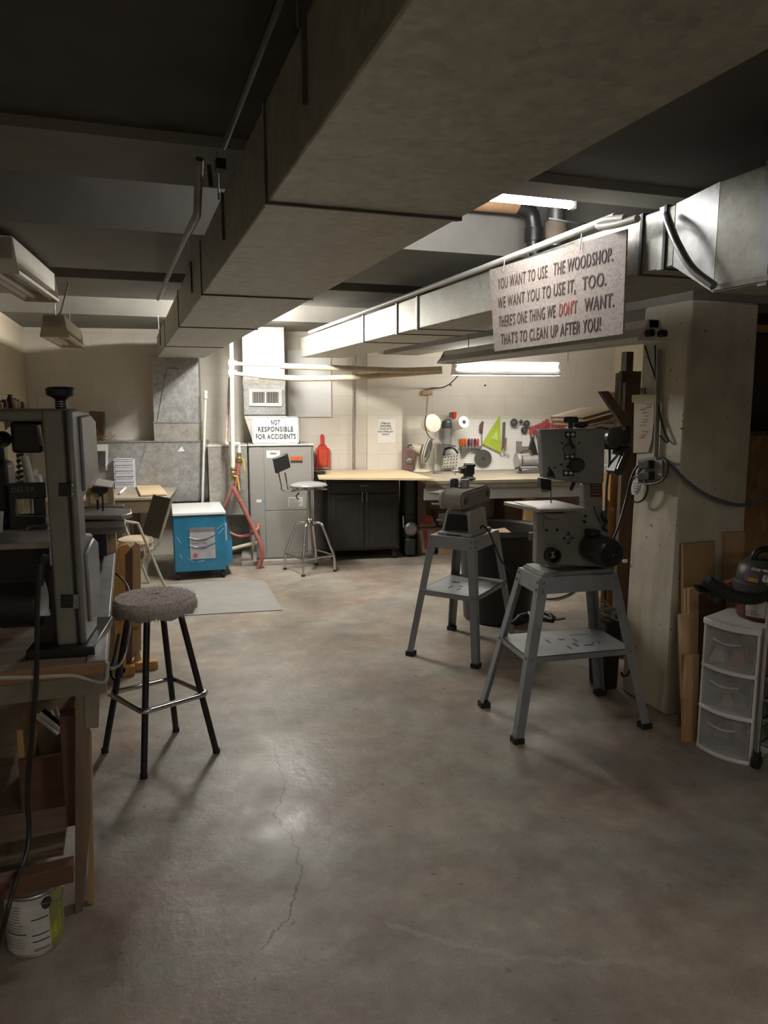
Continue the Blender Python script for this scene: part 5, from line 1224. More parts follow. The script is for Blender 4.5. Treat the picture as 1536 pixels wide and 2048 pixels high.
# ------------------------------------------------------------------ on the pillar
PX = 2.535
def L(x, y, o=0): return onx(x, y, PX-o)
t = thing('paper_on_pillar', 'long handwritten paper taped to the left face of the pillar', 'paper', tuple(L(1288, 905)))
MB().prism([L(x, y, .004) for x, y in ((1269, 803), (1309, 803), (1308, 840), (1304, 880), (1297, 904), (1267, 906))], (-.002, 0, 0)).build('sheet', mat('aged_paper', (.52, .47, .38), .8, var=.06), t)
MB().prism([L(x, y, .007) for x, y in ((1264, 790), (1313, 788), (1313, 803), (1264, 805))], (-.001, 0, 0)).build('tape', mat('masking_tape', (.42, .37, .22), .6), t)
random.seed(3)
for k, (x, y) in enumerate(((1297, 808), (1296, 814), (1285, 818), (1287, 824), (1290, 831), (1289, 838), (1286, 843), (1285, 849), (1289, 862), (1286, 868), (1281, 874))):
    MB().bar(L(x-5+random.random()*2, y+random.random()*2, .0085), L(x+5, y-1+random.random()*3, .0085), .006, .001, (1, 0, 0)).build('pencil_stroke', mat('pencil', (.33, .28, .22), .8), t)
MB().prism([L(x, y, .008) for x, y in ((1282, 776), (1291, 776), (1291, 788), (1282, 788))], (-.008, 0, 0)).build('clip', BROWNW, t)
t = thing('outlet_box', 'grey electrical outlet box with plugs on the left face of the pillar', 'outlet', tuple(L(1308, 965)))
ob = [L(x, y) for x, y in ((1288, 917), (1328, 913), (1328, 962), (1290, 966))]
MB().prism(ob, (-.045, 0, 0)).build('box', mat('outlet_grey', (.22, .215, .2), .5), t, bevel=.004)
MB().prism([L(x, y, .046) for x, y in ((1309, 921), (1325, 919), (1325, 956), (1310, 959))], (-.003, 0, 0)).build('face_plate', mat('plate_grey', (.3, .3, .28), .4), t)
for (y0_, y1_) in ((920, 936), (943, 959)): MB().prism([L(x, y, .046) for x, y in ((1287, y0_+2), (1309, y0_), (1309, y1_), (1288, y1_+2))], (-.035, 0, 0)).build('plug', BLACK, t, bevel=.004)
MB().tube([L(1318, 700, .012), L(1315, 800, .012), L(1312, 914, .012)], .012, 10).build('conduit', mat('outlet_grey', (.22, .215, .2), .5), t)
tagc = L(1272, 978)
t = thing('paper_tag', 'small white tag hanging below the outlet box on the pillar', 'tag', tuple(tagc))
MB().prism([L(x, y, .03) for x, y in ((1265, 958), (1284, 962), (1281, 988), (1261, 990))], (-.002, 0, 0)).build('card', PAPER, t)
for k in range(4): MB().prism([L(x, y, .033) for x, y in ((1267, 966+5*k), (1278, 967+5*k), (1278, 968.5+5*k), (1267, 967.5+5*k))], (-.001, 0, 0)).build('print_line', INKG, t)
CORDS = [
 ('black cord looping from the outlet box down to the band saw motor', [L(1290, 928, .06), L(1275, 932, .07), L(1262, 958, .09), onx(1252, 1000, 2.42), onx(1238, 1050, 2.36), onx(1226, 1080, 2.33)], .006, BLACK),
 ('black cord making a round loop under the outlet box', [L(1292, 950, .06), L(1268, 955, .06), L(1260, 980, .05), L(1268, 1003, .04), L(1285, 1000, .04), L(1295, 980, .04), L(1292, 962, .04)], .0055, BLACK),
 ('dark cord coiled in a wide loop around the outlet box', [L(1290, 930, .06), L(1276, 948, .06), L(1285, 965, .06), L(1305, 968, .06), L(1327, 958, .055), L(1336, 935, .055), L(1330, 918, .05), L(1316, 915, .04)], .0055, mat('brown_black_cord', (.04, .035, .032), .5)),
 ('thin dark cable hanging down the pillar edge from the ceiling', [L(1290, 692, .01), L(1300, 725, .01), L(1312, 760, .01), L(1316, 790, .01), L(1320, 830, .01), L(1328, 862, .012), L(1336, 880, .012), L(1332, 884, .012), L(1320, 872, .012)], .005, BLACK),
 ('straight dark cable on the pillar beside the conduit', [L(1310, 690, .008), L(1311, 725, .008), L(1313, 770, .008)], .004, BLACK),
 ('blue-grey cable swagging from the outlet box across the pillar to the right', [L(1328, 918, .03), L(1340, 930, .04), ony(1368, 958, 2.90), ony(1405, 986, 2.885), ony(1445, 1003, 2.87), ony(1483, 1010, 2.86), ony(1515, 1003, 2.84), ony(1545, 990, 2.82), ony(1640, 930, 2.8)], .0085, CABLEB),
 ('black cord sagging against the pillar foot below the saw stand', [onx(1253, 1262, 2.49), onx(1263, 1300, 2.5), onx(1264, 1325, 2.5), onx(1256, 1348, 2.5), onx(1246, 1352, 2.5), onx(1243, 1345, 2.49)], .006, BLACK)]
for lab, pts, r_, m_ in CORDS:
    tag(MB().tube(pts, r_, 8, smooth=True).build('power_cord', m_, base=tuple(pts[1])), lab, 'power cord')
t = thing('wall_anchor', 'small pale anchor stub at the pillar edge near the saw stand', 'anchor', tuple(L(1252, 1118)))
MB().lathe([(.01, 0), (.01, .02), (.005, .025)], L(1253, 1122), (-1, 0, 0), 10).build('stub', PIPEW, t)

# ================================================================== right edge: boards, drawers, vacuum
def lean(name, label, pts, yb, yt, m, cat='board', th=.018, group=None):
    """board standing on the floor, leaning back from yb at the floor to yt at its top"""
    zt = ony(pts[0][0], pts[0][1], yt).z
    tl, tr_ = ony(*pts[0], yt), ony(*pts[1], yt)
    br, bl_ = ony(*pts[2], yb), ony(*pts[3], yb)
    br.z = bl_.z = 0
    d = Vector((0, th, 0))
    o = MB().hexa([bl_, br, br+d, bl_+d], [tl, tr_, tr_+d, tl+d]).build(name, m, base=((bl_.x+br.x)/2, yb, 0), smooth=False)
    return tag(o, label, cat, group)
lean('fibreboard_sheet', 'tan fibreboard sheet leaning on the front of the pillar', ((1366, 1089), (1431, 1082), (1428, 1380), (1368, 1440)), 2.84, 2.905, MDF)
lean('plywood_offcut', 'tall grained plywood offcut leaning beside the partition', ((1450, 1065), (1490, 1063), (1487, 1380), (1455, 1400)), 2.84, 2.915, PLYZ)
lean('pine_stick', 'thin pine strip beside the fibreboard next to the pillar', ((1372, 1178), (1379, 1176), (1379, 1420), (1372, 1430)), 2.76, 2.86, PINE)
lean('pine_stick', 'pine board standing behind the drawers with a dark stained top', ((1379, 1178), (1398, 1172), (1398, 1420), (1380, 1430)), 2.72, 2.84, PINE)
lean('dark_board', 'dark red-brown board leaning behind the white drawer unit', ((1400, 1190), (1452, 1186), (1452, 1420), (1400, 1430)), 2.74, 2.86, BROWNW)
lean('pine_stick', 'short pine batten with rough edge in front of the fibreboard', ((1361, 1230), (1379, 1229), (1388, 1455), (1369, 1470)), 2.70, 2.78, PLYZ, th=.02)
lean('pine_stick', 'short wide pine offcut closest to the drawers', ((1374, 1312), (1399, 1309), (1393, 1470), (1369, 1477)), 2.655, 2.70, PINE, th=.022)
lean('thin_strip', 'thin dark strip between the pillar corner and the fibreboard', ((1359, 1240), (1365, 1239), (1368, 1430), (1361, 1436)), 2.80, 2.88, BROWNZ)
DRA = frame(2.437, 2.61, -1.22)
DW, DD, DH = .25, .36, .625
t = thing('drawer_unit', 'white plastic three-drawer unit with frosted bowed fronts', 'drawers', (DW/2, DD/2, 0), DRA)
def bow(x, k=.03): u = 2*x/DW-1; return -k*(1-u*u)
def bowed_slab(x0, x1, z0, z1, yb, ky=.03, off=0, n=10):
    mb = MB(); F, B_ = [], []
    for i in range(n+1):
        x = x0+(x1-x0)*i/n; F.append((x, bow(x, ky)+off)); B_.append((x, yb))
    poly = F + B_[::-1]
    return mb.prism([(x, y, z0) for x, y in poly], (0, 0, z1-z0))
fr_m = mat('white_drawer_frame', (.80, .79, .80), .35, var=.03)
b_ = MB(); b_.box(0, .012, .0, DD, .0, DH-.02); b_.box(DW-.012, DW, 0, DD, 0, DH-.02); b_.box(.012, DW-.012, DD-.01, DD, 0, DH-.02)
b_.build('carcass', fr_m, t, bevel=.004)
bowed_slab(-.004, DW+.004, DH-.03, DH, DD+.004, .036, -.006).build('top', fr_m, t, bevel=.006)
HD = (DH-.03)/3
cont = mat('drawer_contents', (.42, .39, .37), .8, var=.6, scale=18); contr = mat('red_contents', (.5, .16, .12), .7, var=.3, scale=18)
for k in range(3):
    z0 = k*HD
    bowed_slab(0, DW, z0, z0+.018, DD-.01, .034, -.004).build('divider', fr_m, t, bevel=.004)
    dr = bowed_slab(.014, DW-.014, z0+.02, z0+HD-.004, .004, .03, 0).build('drawer', FROST, t, label='frosted translucent drawer')
    b_ = MB(); b_.box(.016, .02, .004, DD-.02, z0+.02, z0+HD-.03); b_.box(DW-.02, DW-.016, .004, DD-.02, z0+.02, z0+HD-.03); b_.box(.016, DW-.016, .004, DD-.02, z0+.02, z0+.024); b_.build('tray', mat('tray_white', (.6, .6, .6), .4), dr)
    hp = []
    for i in range(9):
        x = .06+(DW-.12)*i/8; hp.append((x, bow(x)-.006, z0+HD-.05-.012*math.sin(math.pi*i/8)))
    MB().tube(hp, .005, 8).build('pull_lip', mat('pull_grey', (.5, .5, .5), .35), dr)
    rng = random.Random(k)
    for j in range(6):
        cx, cy = .05+.15*rng.random(), .05+.2*rng.random(); s_ = .025+.02*rng.random()
        MB().hexa([(cx-s_, cy-s_, z0+.026), (cx+s_, cy-s_*.6, z0+.026), (cx+s_*.8, cy+s_, z0+.026), (cx-s_, cy+s_, z0+.026)], [(cx-s_*.6, cy-s_*.5, z0+.06+.05*rng.random()), (cx+s_*.7, cy-s_*.6, z0+.08), (cx+s_*.5, cy+s_*.6, z0+.07+.04*rng.random()), (cx-s_*.8, cy+s_*.5, z0+.09)]).build('contents', (contr if (k == 2 and j < 3) else (PAPER if j == 4 else cont)), dr)
# shop vacuum
vc = DRA @ Vector((.165, .20, DH)); VX, VY, VZ = vc
t = thing('shop_vacuum', 'small dark red shop vacuum with grey lid on the white drawers', 'vacuum', (VX, VY, VZ))
MB().lathe([(.10, 0), (.108, .01), (.118, .12), (.12, .125), (.12, .14)], (VX, VY, VZ), n=36).build('tank', DKRED, t)
MB().lathe([(.126, .125), (.132, .135), (.132, .165), (.122, .175)], (VX, VY, VZ), n=36).build('collar', VACG, t)
MB().lathe([(.118, .17), (.12, .19), (.112, .235), (.085, .265), (.03, .275)], (VX, VY, VZ), n=36).build('motor_head', VACG, t)
hx = [Vector((VX-.06, VY+.02, VZ+.25)), Vector((VX-.05, VY+.01, VZ+.30)), Vector((VX+.0, VY, VZ+.315)), Vector((VX+.09, VY-.02, VZ+.31)), Vector((VX+.11, VY-.03, VZ+.26))]
MB().tube(hx, .014, 10, smooth=True).build('carry_handle', BLACK, t)
cd = Vector((-VX, -VY, 0)).normalized(); rt = Vector((-cd.y, cd.x, 0))     # side that faces the aisle
lb = Vector((VX, VY, 0)) + (cd*.97-rt*.25).normalized()*.1165
xr = (rt*.97+cd*.25).normalized()
def vq(ang, z, r): 
    dd_ = cd*math.cos(ang)+rt*math.sin(ang); return Vector((VX, VY, VZ+z)) + dd_*r
def curved(a0, a1, z0, z1, r0, r1, n=8):
    mb = MB(); V = [[mb._v(vq(a0+(a1-a0)*i/n, z, r)) for z, r in ((z0, r0), (z1, r1))] for i in range(n+1)]
    for i in range(n): mb.face([V[i][0], V[i+1][0], V[i+1][1], V[i][1]])
    return mb
curved(-.62, .12, .022, .105, .1115, .1185).build('label', mat('vac_label', (.5, .49, .46), .5), t)
for k in range(6): curved(-.58, -.05-.1*(k % 3), .034+.011*k, .038+.011*k, .1135, .1138).build('print_line', INKG, t)
curved(-.62, .12, .106, .118, .1188, .1198).build('label_header', INKG, t)
curved(-.75, -.2, .18, .225, .1215, .1165).build('logo_patch', mat('purple_patch', (.16, .11, .15), .4), t)
curved(-.58, -.22, .182, .2, .1225, .1205).build('yellow_patch', mat('yellow_patch', (.5, .36, .05), .4), t)
th_ = .12; nn = (cd*math.cos(th_)+rt*math.sin(th_)); tx = Vector((-nn.y, nn.x, 0))
text('lettering', 'up', .055, PAPER, t, Vector((VX, VY, VZ+.208)) + nn*.1215, tx, Vector((0, 0, 1))-nn*.3, sx=1, bold=.003, shear=.3)
th_ = -.18; nn = (cd*math.cos(th_)+rt*math.sin(th_)); tx = Vector((-nn.y, nn.x, 0))
text('lettering', 'shop vac', .02, PAPER, t, Vector((VX, VY, VZ+.24)) + nn*.1165, tx, Vector((0, 0, 1))-nn*.5, sx=1, bold=.0008)
hs = [ony(1413, 1162, 2.36), ony(1432, 1174, 2.35), ony(1455, 1188, 2.34), ony(1485, 1196, 2.33), ony(1515, 1196, 2.36), ony(1545, 1185, 2.45)]
t = thing('vacuum_hose', 'thick black vacuum hose and nozzle wrapped in front of the red vacuum', 'hose', tuple(hs[2]))
MB().tube(hs, .024, 14, smooth=True, rr=[.025+.0015*(i % 2) for i in range(31)]).build('hose', RUBBER, t)
MB().prism([ony(x, y, 2.42) for x, y in ((1395, 1172), (1424, 1170), (1440, 1178), (1430, 1184), (1402, 1185))], (0, .03, 0)).build('flat_nozzle', BLACK, t, bevel=.004)
MB().lathe([(.028, 0), (.03, .02), (.018, .03)], ony(1430, 1192, 2.40), (-.5, -1, 0), 14).build('hose_end', BLACK, t)
curved_ = [ony(x, y, 2.40) for x, y in ((1478, 1160), (1498, 1159), (1536, 1163), (1536, 1170), (1480, 1171))]
tag(MB().prism([ony(x, y, 2.63) for x, y in ((1455, 1166), (1481, 1157), (1478, 1164), (1462, 1172))], (0, .03, 0)).build('red_rag', mat('faded_pink', (.45, .12, .12), .7), base=tuple(ony(1470, 1165, 2.63))), 'small faded red piece behind the black vacuum hose', 'rag')
# rolling bin rack at the very edge
t = thing('bin_rack', 'chrome-legged rolling rack with coloured bins at the right edge', 'rack', (.4, .18, 0), DRA)
RK = [(.276, .005), (.49, .005), (.49, .36), (.276, .36)]
for x, y in RK:
    c_ = MB().cyl((x-.012, y, .03), (x+.012, y, .03), .03, n=16); c_.box(x-.012, x+.012, y-.012, y+.012, .03, .075); c_.build('caster', RUBBER, t)
    MB().cyl((x, y, .07), (x, y, .80), .010, n=10).build('post', CHROME, t)
for z in (.115, .225, .315, .415, .50, .79):
    MB().tube([(x, y, z) for x, y in RK], .006, 8, closed=True).build('rail', CHROME, t)
for k, (z, m_, lab) in enumerate(((.13, mat('green_bin', (.02, .22, .06), .4), 'green plastic bin lowest on the rolling rack'), (.24, mat('blue_bin', (.03, .05, .3), .4), 'blue plastic bin above the green one'), (.33, mat('navy_bin', (.03, .03, .12), .4), 'navy plastic bin in the middle of the rack'), (.43, RED, 'red plastic bin above the navy one'), (.51, mat('maroon_bin', (.2, .02, .04), .4), 'maroon plastic bin near the top of the rack'))):
    u = Vector((0, 1, 0)); v = Vector((1, 0, 0)); o = Vector((.300, .045, z-.008))
    t_ = thing('plastic_bin', lab, 'bin', tuple(o+u*.14+v*.07), DRA, 'plastic bins on the rolling rack')
    c4 = lambda g, zz: [o+u*(0-g)+v*(.0-g)+Vector((0, 0, zz)), o+u*(.26+g)+v*(0-g)+Vector((0, 0, zz)), o+u*(.26+g)+v*(.13+g)+Vector((0, 0, zz)), o+u*(-g)+v*(.13+g)+Vector((0, 0, zz))]
    MB().hexa(c4(0, 0), c4(.008, .068)).build('tub', m_, t_, bevel=.004)
    MB().hexa(c4(.009, .062), c4(.011, .07)).build('rim', m_, t_)

# ================================================================== left side: bench with the near band saw
LX1, LY0, LY1, LZ = -.10, 2.30, 4.42, .82
t = thing('saw_bench', 'old wooden bench along the left wall carrying the near band saw', 'workbench', (-.5, 3.3, 0))
MB().box(XL+.01, LX1-.055, LY0, LY1, LZ-.04, LZ).build('benchtop', OLDW, t, bevel=.003)
MB().box(LX1-.055, LX1, LY0+.004, LY1+.02, LZ-.04, LZ+.004).build('metal_edge_strip', TRIMG, t, bevel=.002, label='grey metal strip along the aisle edge')
MB().box(LX1-.04, LX1+.002, LY1-.03, LY1+.05, LZ-.04, LZ+.012).build('end_block', TRIMG, t, bevel=.003)
MB().box(XL+.01, LX1-.002, LY0-.006, LY0, LZ-.038, LZ-.002).build('front_edging', wood('edge_wood', (.22, .12, .06), (.34, .20, .10), 0), t)
MB().box(XL+.01, LX1-.004, LY0+.002, LY0+.03, LZ-.10, LZ-.042).build('apron', BENCHD, t)
MB().box(LX1-.03, LX1-.004, LY0+.03, LY1, LZ-.10, LZ-.042).build('side_apron', OLDWZ, t)
wp = [ony(x, y, LY0-.01) for x, y in ((-60, 1362), (0, 1356), (60, 1355), (115, 1352), (150, 1352), (185, 1361), (205, 1364), (213, 1356), (215, 1325))]
MB().tube(wp, .006, 8, smooth=True).build('tacked_wire', mat('pale_wire', (.42, .40, .35), .5), t)
lg = [ony(x, y, LY0+.02) for x, y in ((150, 1372), (178, 1372), (181, 1640), (166, 1829), (150, 1823))]
z0 = min(q.z for q in lg)
for q in lg: q.z = max(q.z - z0*(1 if q.z < .2 else 0), 0)
lg[-1].z = 0; lg[-2].z = 0
MB().prism(lg, (0, .05, 0)).build('leg', OLDWZ, t, bevel=.002)
MB().prism([ony(x, y, LY0+.015) for x, y in ((168, 1370), (200, 1370), (197, 1456), (170, 1458))], (0, .04, 0)).build('leg_cleat', BENCHD, t, bevel=.002)
MB().prism([ony(x, y, LY0+.045) for x, y in ((178, 1460), (183, 1460), (188, 1806), (176, 1809))], (0, .03, 0)).build('leg_splint', PINE, t)
for x, y in ((LX1-.09, LY1-.12), (XL+.05, LY1-.12), (XL+.05, LY0+.04)): MB().box(x, x+.06, y, y+.07, 0, LZ-.04).build('leg', OLDWZ, t)
MB().box(LX1-.15, LX1-.08, LY0+.10, LY0+.16, .25, .62).build('inner_brace', BROWNW, t)
MB().box(XL+.02, LX1-.16, LY0+.05, LY0+.33, .185, .205).build('lower_board', OLDW, t)
MB().box(XL+.02, LX1-.14, LY0+.34, LY1-.1, .185, .205).build('lower_board', OLDW, t)
# wooden box on the lower boards
t = thing('scrap_crate', 'open brown wooden crate of scraps on the lower board of the saw bench', 'crate', (-.3, 2.75, .205))
c0_, c1_ = ony(44, 1622, 2.62), ony(156, 1505, 2.62)
cx0, cx1, cz = c0_.x, c1_.x, c1_.z
MB().box(cx0, cx1, 2.62, 2.64, .206, cz).build('front_panel', BROWNW, t)
for x in (cx0, cx1-.018): MB().box(x, x+.018, 2.64, 2.98, .206, cz+.10).build('side_panel', PINE if x == cx0 else BROWNW, t)
MB().box(cx0, cx1, 2.98, 3.0, .206, cz+.12).build('back_panel', CARD, t)
MB().box(cx0, cx1, 2.64, 2.98, .206, .22).build('bottom_panel', BROWNW, t)
SCR = [((72, 1430), (118, 1468), 2.7, 'long pale metal strip leaning in the wooden crate'), ((80, 1424), (122, 1458), 2.74, 'dark channel lying across the wooden crate'), ((105, 1420), (118, 1455), 2.78, 'short bright strip standing in the wooden crate'), ((115, 1425), (124, 1440), 2.8, 'small dark strip at the back of the wooden crate')]
for k, (a, c, y, lab) in enumerate(SCR):
    p_, q_ = ony(*a, y), ony(*c, y-.04)
    tag(MB().bar(p_, q_, .018, .008).bar(p_+Vector((.012, 0, .006)), q_+Vector((.012, 0, .006)), .004, .014).build('metal_strip', (WHITE if k % 2 == 0 else BLACKP), base=tuple(q_)), lab, 'metal strip', 'scraps in the wooden crate')
# paint can
PCX, PCY = -.335, 2.235
t = thing('paint_can', 'paint can with white and lime label on the floor under the saw bench', 'can', (PCX, PCY, 0))
PR, PH = .079, .19
MB().lathe([(PR, 0), (PR+.002, .003), (PR, .007), (PR-.001, PH-.006), (PR+.002, PH-.003), (PR, PH), (PR-.008, PH), (PR-.008, PH-.006), (.02, PH-.006)], (PCX, PCY, 0), n=44).build('body', CAN, t)
def canp(a, z, r): return Vector((PCX+math.sin(a)*r, PCY-math.cos(a)*r, z))
def canpatch(a0, a1, z0, z1, r, n=14, slant=0):
    mb = MB(); V = [[mb._v(canp(a0+(a1-a0)*i/n, z+slant*i/n, r)) for z in (z0, z1)] for i in range(n+1)]
    for i in range(n): mb.face([V[i][0], V[i+1][0], V[i+1][1], V[i][1]])
    return mb
lw = canpatch(-1.75, .62, .01, PH-.01, PR+.0008, 28).build('label', mat('label_white', (.60, .60, .58), .5), t)
canpatch(.62, 1.5, .01, PH-.01, PR+.0009).build('lime_label', mat('olive_label', (.25, .26, .08), .5), t)
mb = MB(); V = [mb._v(canp(a, z, PR+.0014)) for a, z in ((.62, .03), (.85, .035), (1.1, .05), (1.1, .115), (.85, .085), (.62, .065))]; mb.face(V); mb.build('lime_stripe', LIME, t)
mb = MB(); mb.face([mb._v(canp(.55+.19*math.cos(z), .158+.019*math.sin(z), PR+.002)) for z in [2*math.pi*i/20 for i in range(20)]]); mb.build('black_dot', INK, t)
rng = random.Random(5)
for k in range(9): canpatch(-1.15, -.28-.12*rng.random(), .158-.0095*k, .1615-.0095*k, PR+.0014).build('print_line', INKG, t)
canpatch(-1.2, -.2, .073, .077, PR+.0014).build('heading_line', INK, t)
for k in range(4): canpatch(-1.15, -.25-.1*rng.random(), .058-.009*k, .0605-.009*k, PR+.0014).build('print_line', INKG, t)
for z in (.115, .066, .046): canpatch(.0, .58, z, z+.004, PR+.0014).build('heading_line', INK, t)
canpatch(.02, .58, .016, .026, PR+.0014).build('bar_code_panel', INKG, t)
for s in (-1.6, 1.5): MB().lathe([(.008, 0), (.008, .006), (.004, .008)], canp(s, PH-.03, PR), (math.sin(s), -math.cos(s), 0), 10).build('handle_ear', CAN, t)
MB().tube([canp(1.5, PH-.03, PR+.006), canp(1.1, PH-.045, PR+.01), canp(.6, PH-.028, PR+.014), canp(.3, PH-.02, PR+.014)], .0015, 6, smooth=True).build('bail_wire', IRON, t)
st = [ony(x, y, 2.13) for x, y in ((-70, 1783), (147, 1730), (147, 1765), (-70, 1822))]
dz = PH+.002-min(q.z for q in st[2:3]); 
tag(MB().prism(st, (0, .05, 0)).build('loose_board', BROWNW, base=tuple(st[2]), bevel=.002), 'brown board resting across the top of the paint can', 'board')
# cords below the bench
tag(MB().tube([ony(78, 1130, 2.27), ony(74, 1250, 2.26), ony(73, 1345, 2.27), ony(66, 1450, 2.27), ony(55, 1580, 2.27), ony(58, 1660, 2.26), ony(52, 1710, 2.2), ony(28, 1775, 2.06), ony(8, 1850, 2.03), onz(-10, 1915, .012)], .007, 8, smooth=True).build('power_cord', BLACK, base=tuple(ony(73, 1345, 2.27))), 'black cord hanging from the near band saw past the bench to the paint can', 'power cord')
tag(MB().tube([ony(216, 1142, 4.3), ony(236, 1150, 4.25), ony(256, 1175, 4.0), ony(262, 1215, 3.7), ony(258, 1270, 3.5), ony(246, 1320, 3.3), ony(228, 1336, 2.9), ony(217, 1336, 2.55)], .0065, 8, smooth=True).build('power_cord', BLACK, base=tuple(ony(262, 1215, 3.7))), 'dark cord looping off the bench end behind the carpeted stool', 'power cord')
tag(MB().tube([ony(238, 1268, 3.0), ony(230, 1310, 2.95), ony(222, 1345, 2.9), ony(232, 1360, 2.85), ony(245, 1348, 2.85)], .006, 8, smooth=True).build('power_cord', BLACK, base=tuple(ony(230, 1310, 2.95))), 'short dark cord hanging below the bench edge strip', 'power cord')
# ------------------------------------------------------------------ near band saw
SLF = frame(-.33, 2.42, -.147)
def B(pts, y=0.0): return P(pts, y, SLF)
zt, zb = ony(120, 818, 0, SLF).z, LZ+.028
t = thing('band_saw', 'tall dark grey band saw on the near bench, seen from its hinged side', 'band saw', (0, .1, LZ), SLF)
xa, xm, xn, xd = (ony(x, 1060, 0, SLF).x for x in (98, 139, 144, 158))
MB().box(ony(58, 1310, 0, SLF).x, xd+.03, -.03, .30, LZ, LZ+.03).build('base', BLACKP, t, bevel=.004)
MB().box(xa, xm, 0, .12, zb, zt).build('column', SAWG, t, bevel=.008)
MB().box(xm, xn, .008, .10, zb, zt-.004).build('door_gap', BLACK, t)
yb1 = onx(191, 900, xd, SLF).y; ym = onx(171, 1040, xd, SLF).y; yb2 = onx(198, 1180, xd, SLF).y
Zs = lambda py: ony(158, py, 0, SLF).z
out = [(0, zb), (yb2*.75, zb), (yb2, Zs(1225)), (yb2, Zs(1110)), (yb2*.8, Zs(1088)), (ym, Zs(1078)), (ym, Zs(1005)), (yb1, Zs(970)), (yb1, Zs(845)), (yb1*.8, Zs(826)), (yb1*.3, zt), (0, zt)]
MB().prism([(xn, y, z) for y, z in out], (xd-xn, 0, 0)).build('door', mat('saw_door_grey', (.20, .205, .20), .4, .1, dirt=(.25, .24, .22)), t, bevel=.010)
up = [(yb1*.25, Zs(990)), (yb1*.95, Zs(965)), (yb1*.95, Zs(848)), (yb1*.7, Zs(832)), (yb1*.25, Zs(834))]
MB().prism([(xd-.002, y, z) for y, z in up], (.012, 0, 0)).build('door_bulge', mat('saw_door_light', (.25, .255, .26), .4, .1), t, bevel=.008)
lo_ = [(yb2*.2, Zs(1255)), (yb2*.7, Zs(1250)), (yb2*.95, Zs(1215)), (yb2*.95, Zs(1112)), (yb2*.7, Zs(1096)), (yb2*.2, Zs(1110))]
MB().prism([(xd-.002, y, z) for y, z in lo_], (.012, 0, 0)).build('door_bulge', mat('saw_door_light', (.25, .255, .26), .4, .1), t, bevel=.008)
for (py0, py1, o_) in ((966, 993, 0), (1190, 1216, 4)):
    hh = B([(117+o_, py0), (141+o_, py0), (141+o_, py1), (117+o_, py1)], -.006)
    MB().prism(hh, (0, .008, 0)).build('hinge', BLACK, t, bevel=.002)
    h2 = B([(142+o_, py0-1), (153+o_, py0-1), (153+o_, py1+1), (142+o_, py1+1)], -.004)
    hp = MB().prism(h2, (0, .005, 0)).build('hinge_plate', SAWG, t)
    for py in (py0+4, py1-5): MB().lathe([(.004, 0), (.003, .003)], ony(146+o_, py, -.004, SLF), (0, -1, 0), 8).build('screw', CHROME, hp)
kc = ony(121, 815, .05, SLF); kz1 = ony(121, 785, .05, SLF).z
MB().lathe([(.016, 0), (.016, kz1-kc.z-.018), (.022, kz1-kc.z-.012), (.04, kz1-kc.z-.004), (.042, kz1-kc.z+.014), (.036, kz1-kc.z+.02), (.01, kz1-kc.z+.022)], (kc.x, .06, zt), n=10).build('tension_knob', BLACK, t)
for k in range(3): MB().lathe([(.0185, 0), (.0185, .003)], (kc.x, .06, zt+.006+.007*k), n=16).build('spring_turn', IRON, t)
za = ony(50, 843, 0, SLF).z
MB().box(ony(-90, 830, 0, SLF).x, xa+.01, .01, .16, za, zt).build('upper_arm', SAWG, t, bevel=.01)
gx0, gx1 = ony(22, 870, .05, SLF).x, ony(84, 870, .05, SLF).x
MB().box(gx0, gx1, .04, .14, ony(50, 906, .05, SLF).z, za).build('blade_guide', BLACKP, t, bevel=.01)
MB().lathe([(.02, 0), (.024, .01), (.024, .04)], ony(13, 878, .03, SLF), (-.5, -1, 0), 14).build('guide_knob', BLACK, t)
MB().cyl(ony(88, 890, .03, SLF), ony(78, 850, .03, SLF), .012, n=10).build('guide_post', IRON, t)
MB().box(ony(-60, 1090, .1, SLF).x, ony(97, 1090, .1, SLF).x, .12, .34, ony(50, 1094, .1, SLF).z-.012, ony(50, 1088, .1, SLF).z).build('table', mat('cast_table', (.34, .33, .31), .35, .5), t, bevel=.003)
mq = ony(38, 1214, .02, SLF); mr = (ony(38, 1167, .02, SLF).z-mq.z)
MB().cyl((ony(-15, 1214, .0, SLF).x, .06, mq.z), (ony(77, 1214, 0, SLF).x, .06, mq.z), mr, n=28).build('motor', BLACKP, t, bevel=.012)
MB().box(ony(60, 1250, .0, SLF).x, xa+.01, .04, .12, LZ+.03, ony(60, 1240, 0, SLF).z).build('motor_foot', BLACKP, t)
MB().bar(ony(91, 1110, .0, SLF), ony(80, 1170, .0, SLF), .016, .03, (0, 1, 0)).build('tilt_bracket', BLACK, t)
MB().box(xa-.02, xa+.02, .03, .1, ony(90, 1240, 0, SLF).z, ony(90, 1140, 0, SLF).z).build('pulley_cover', BLACKP, t, bevel=.004)
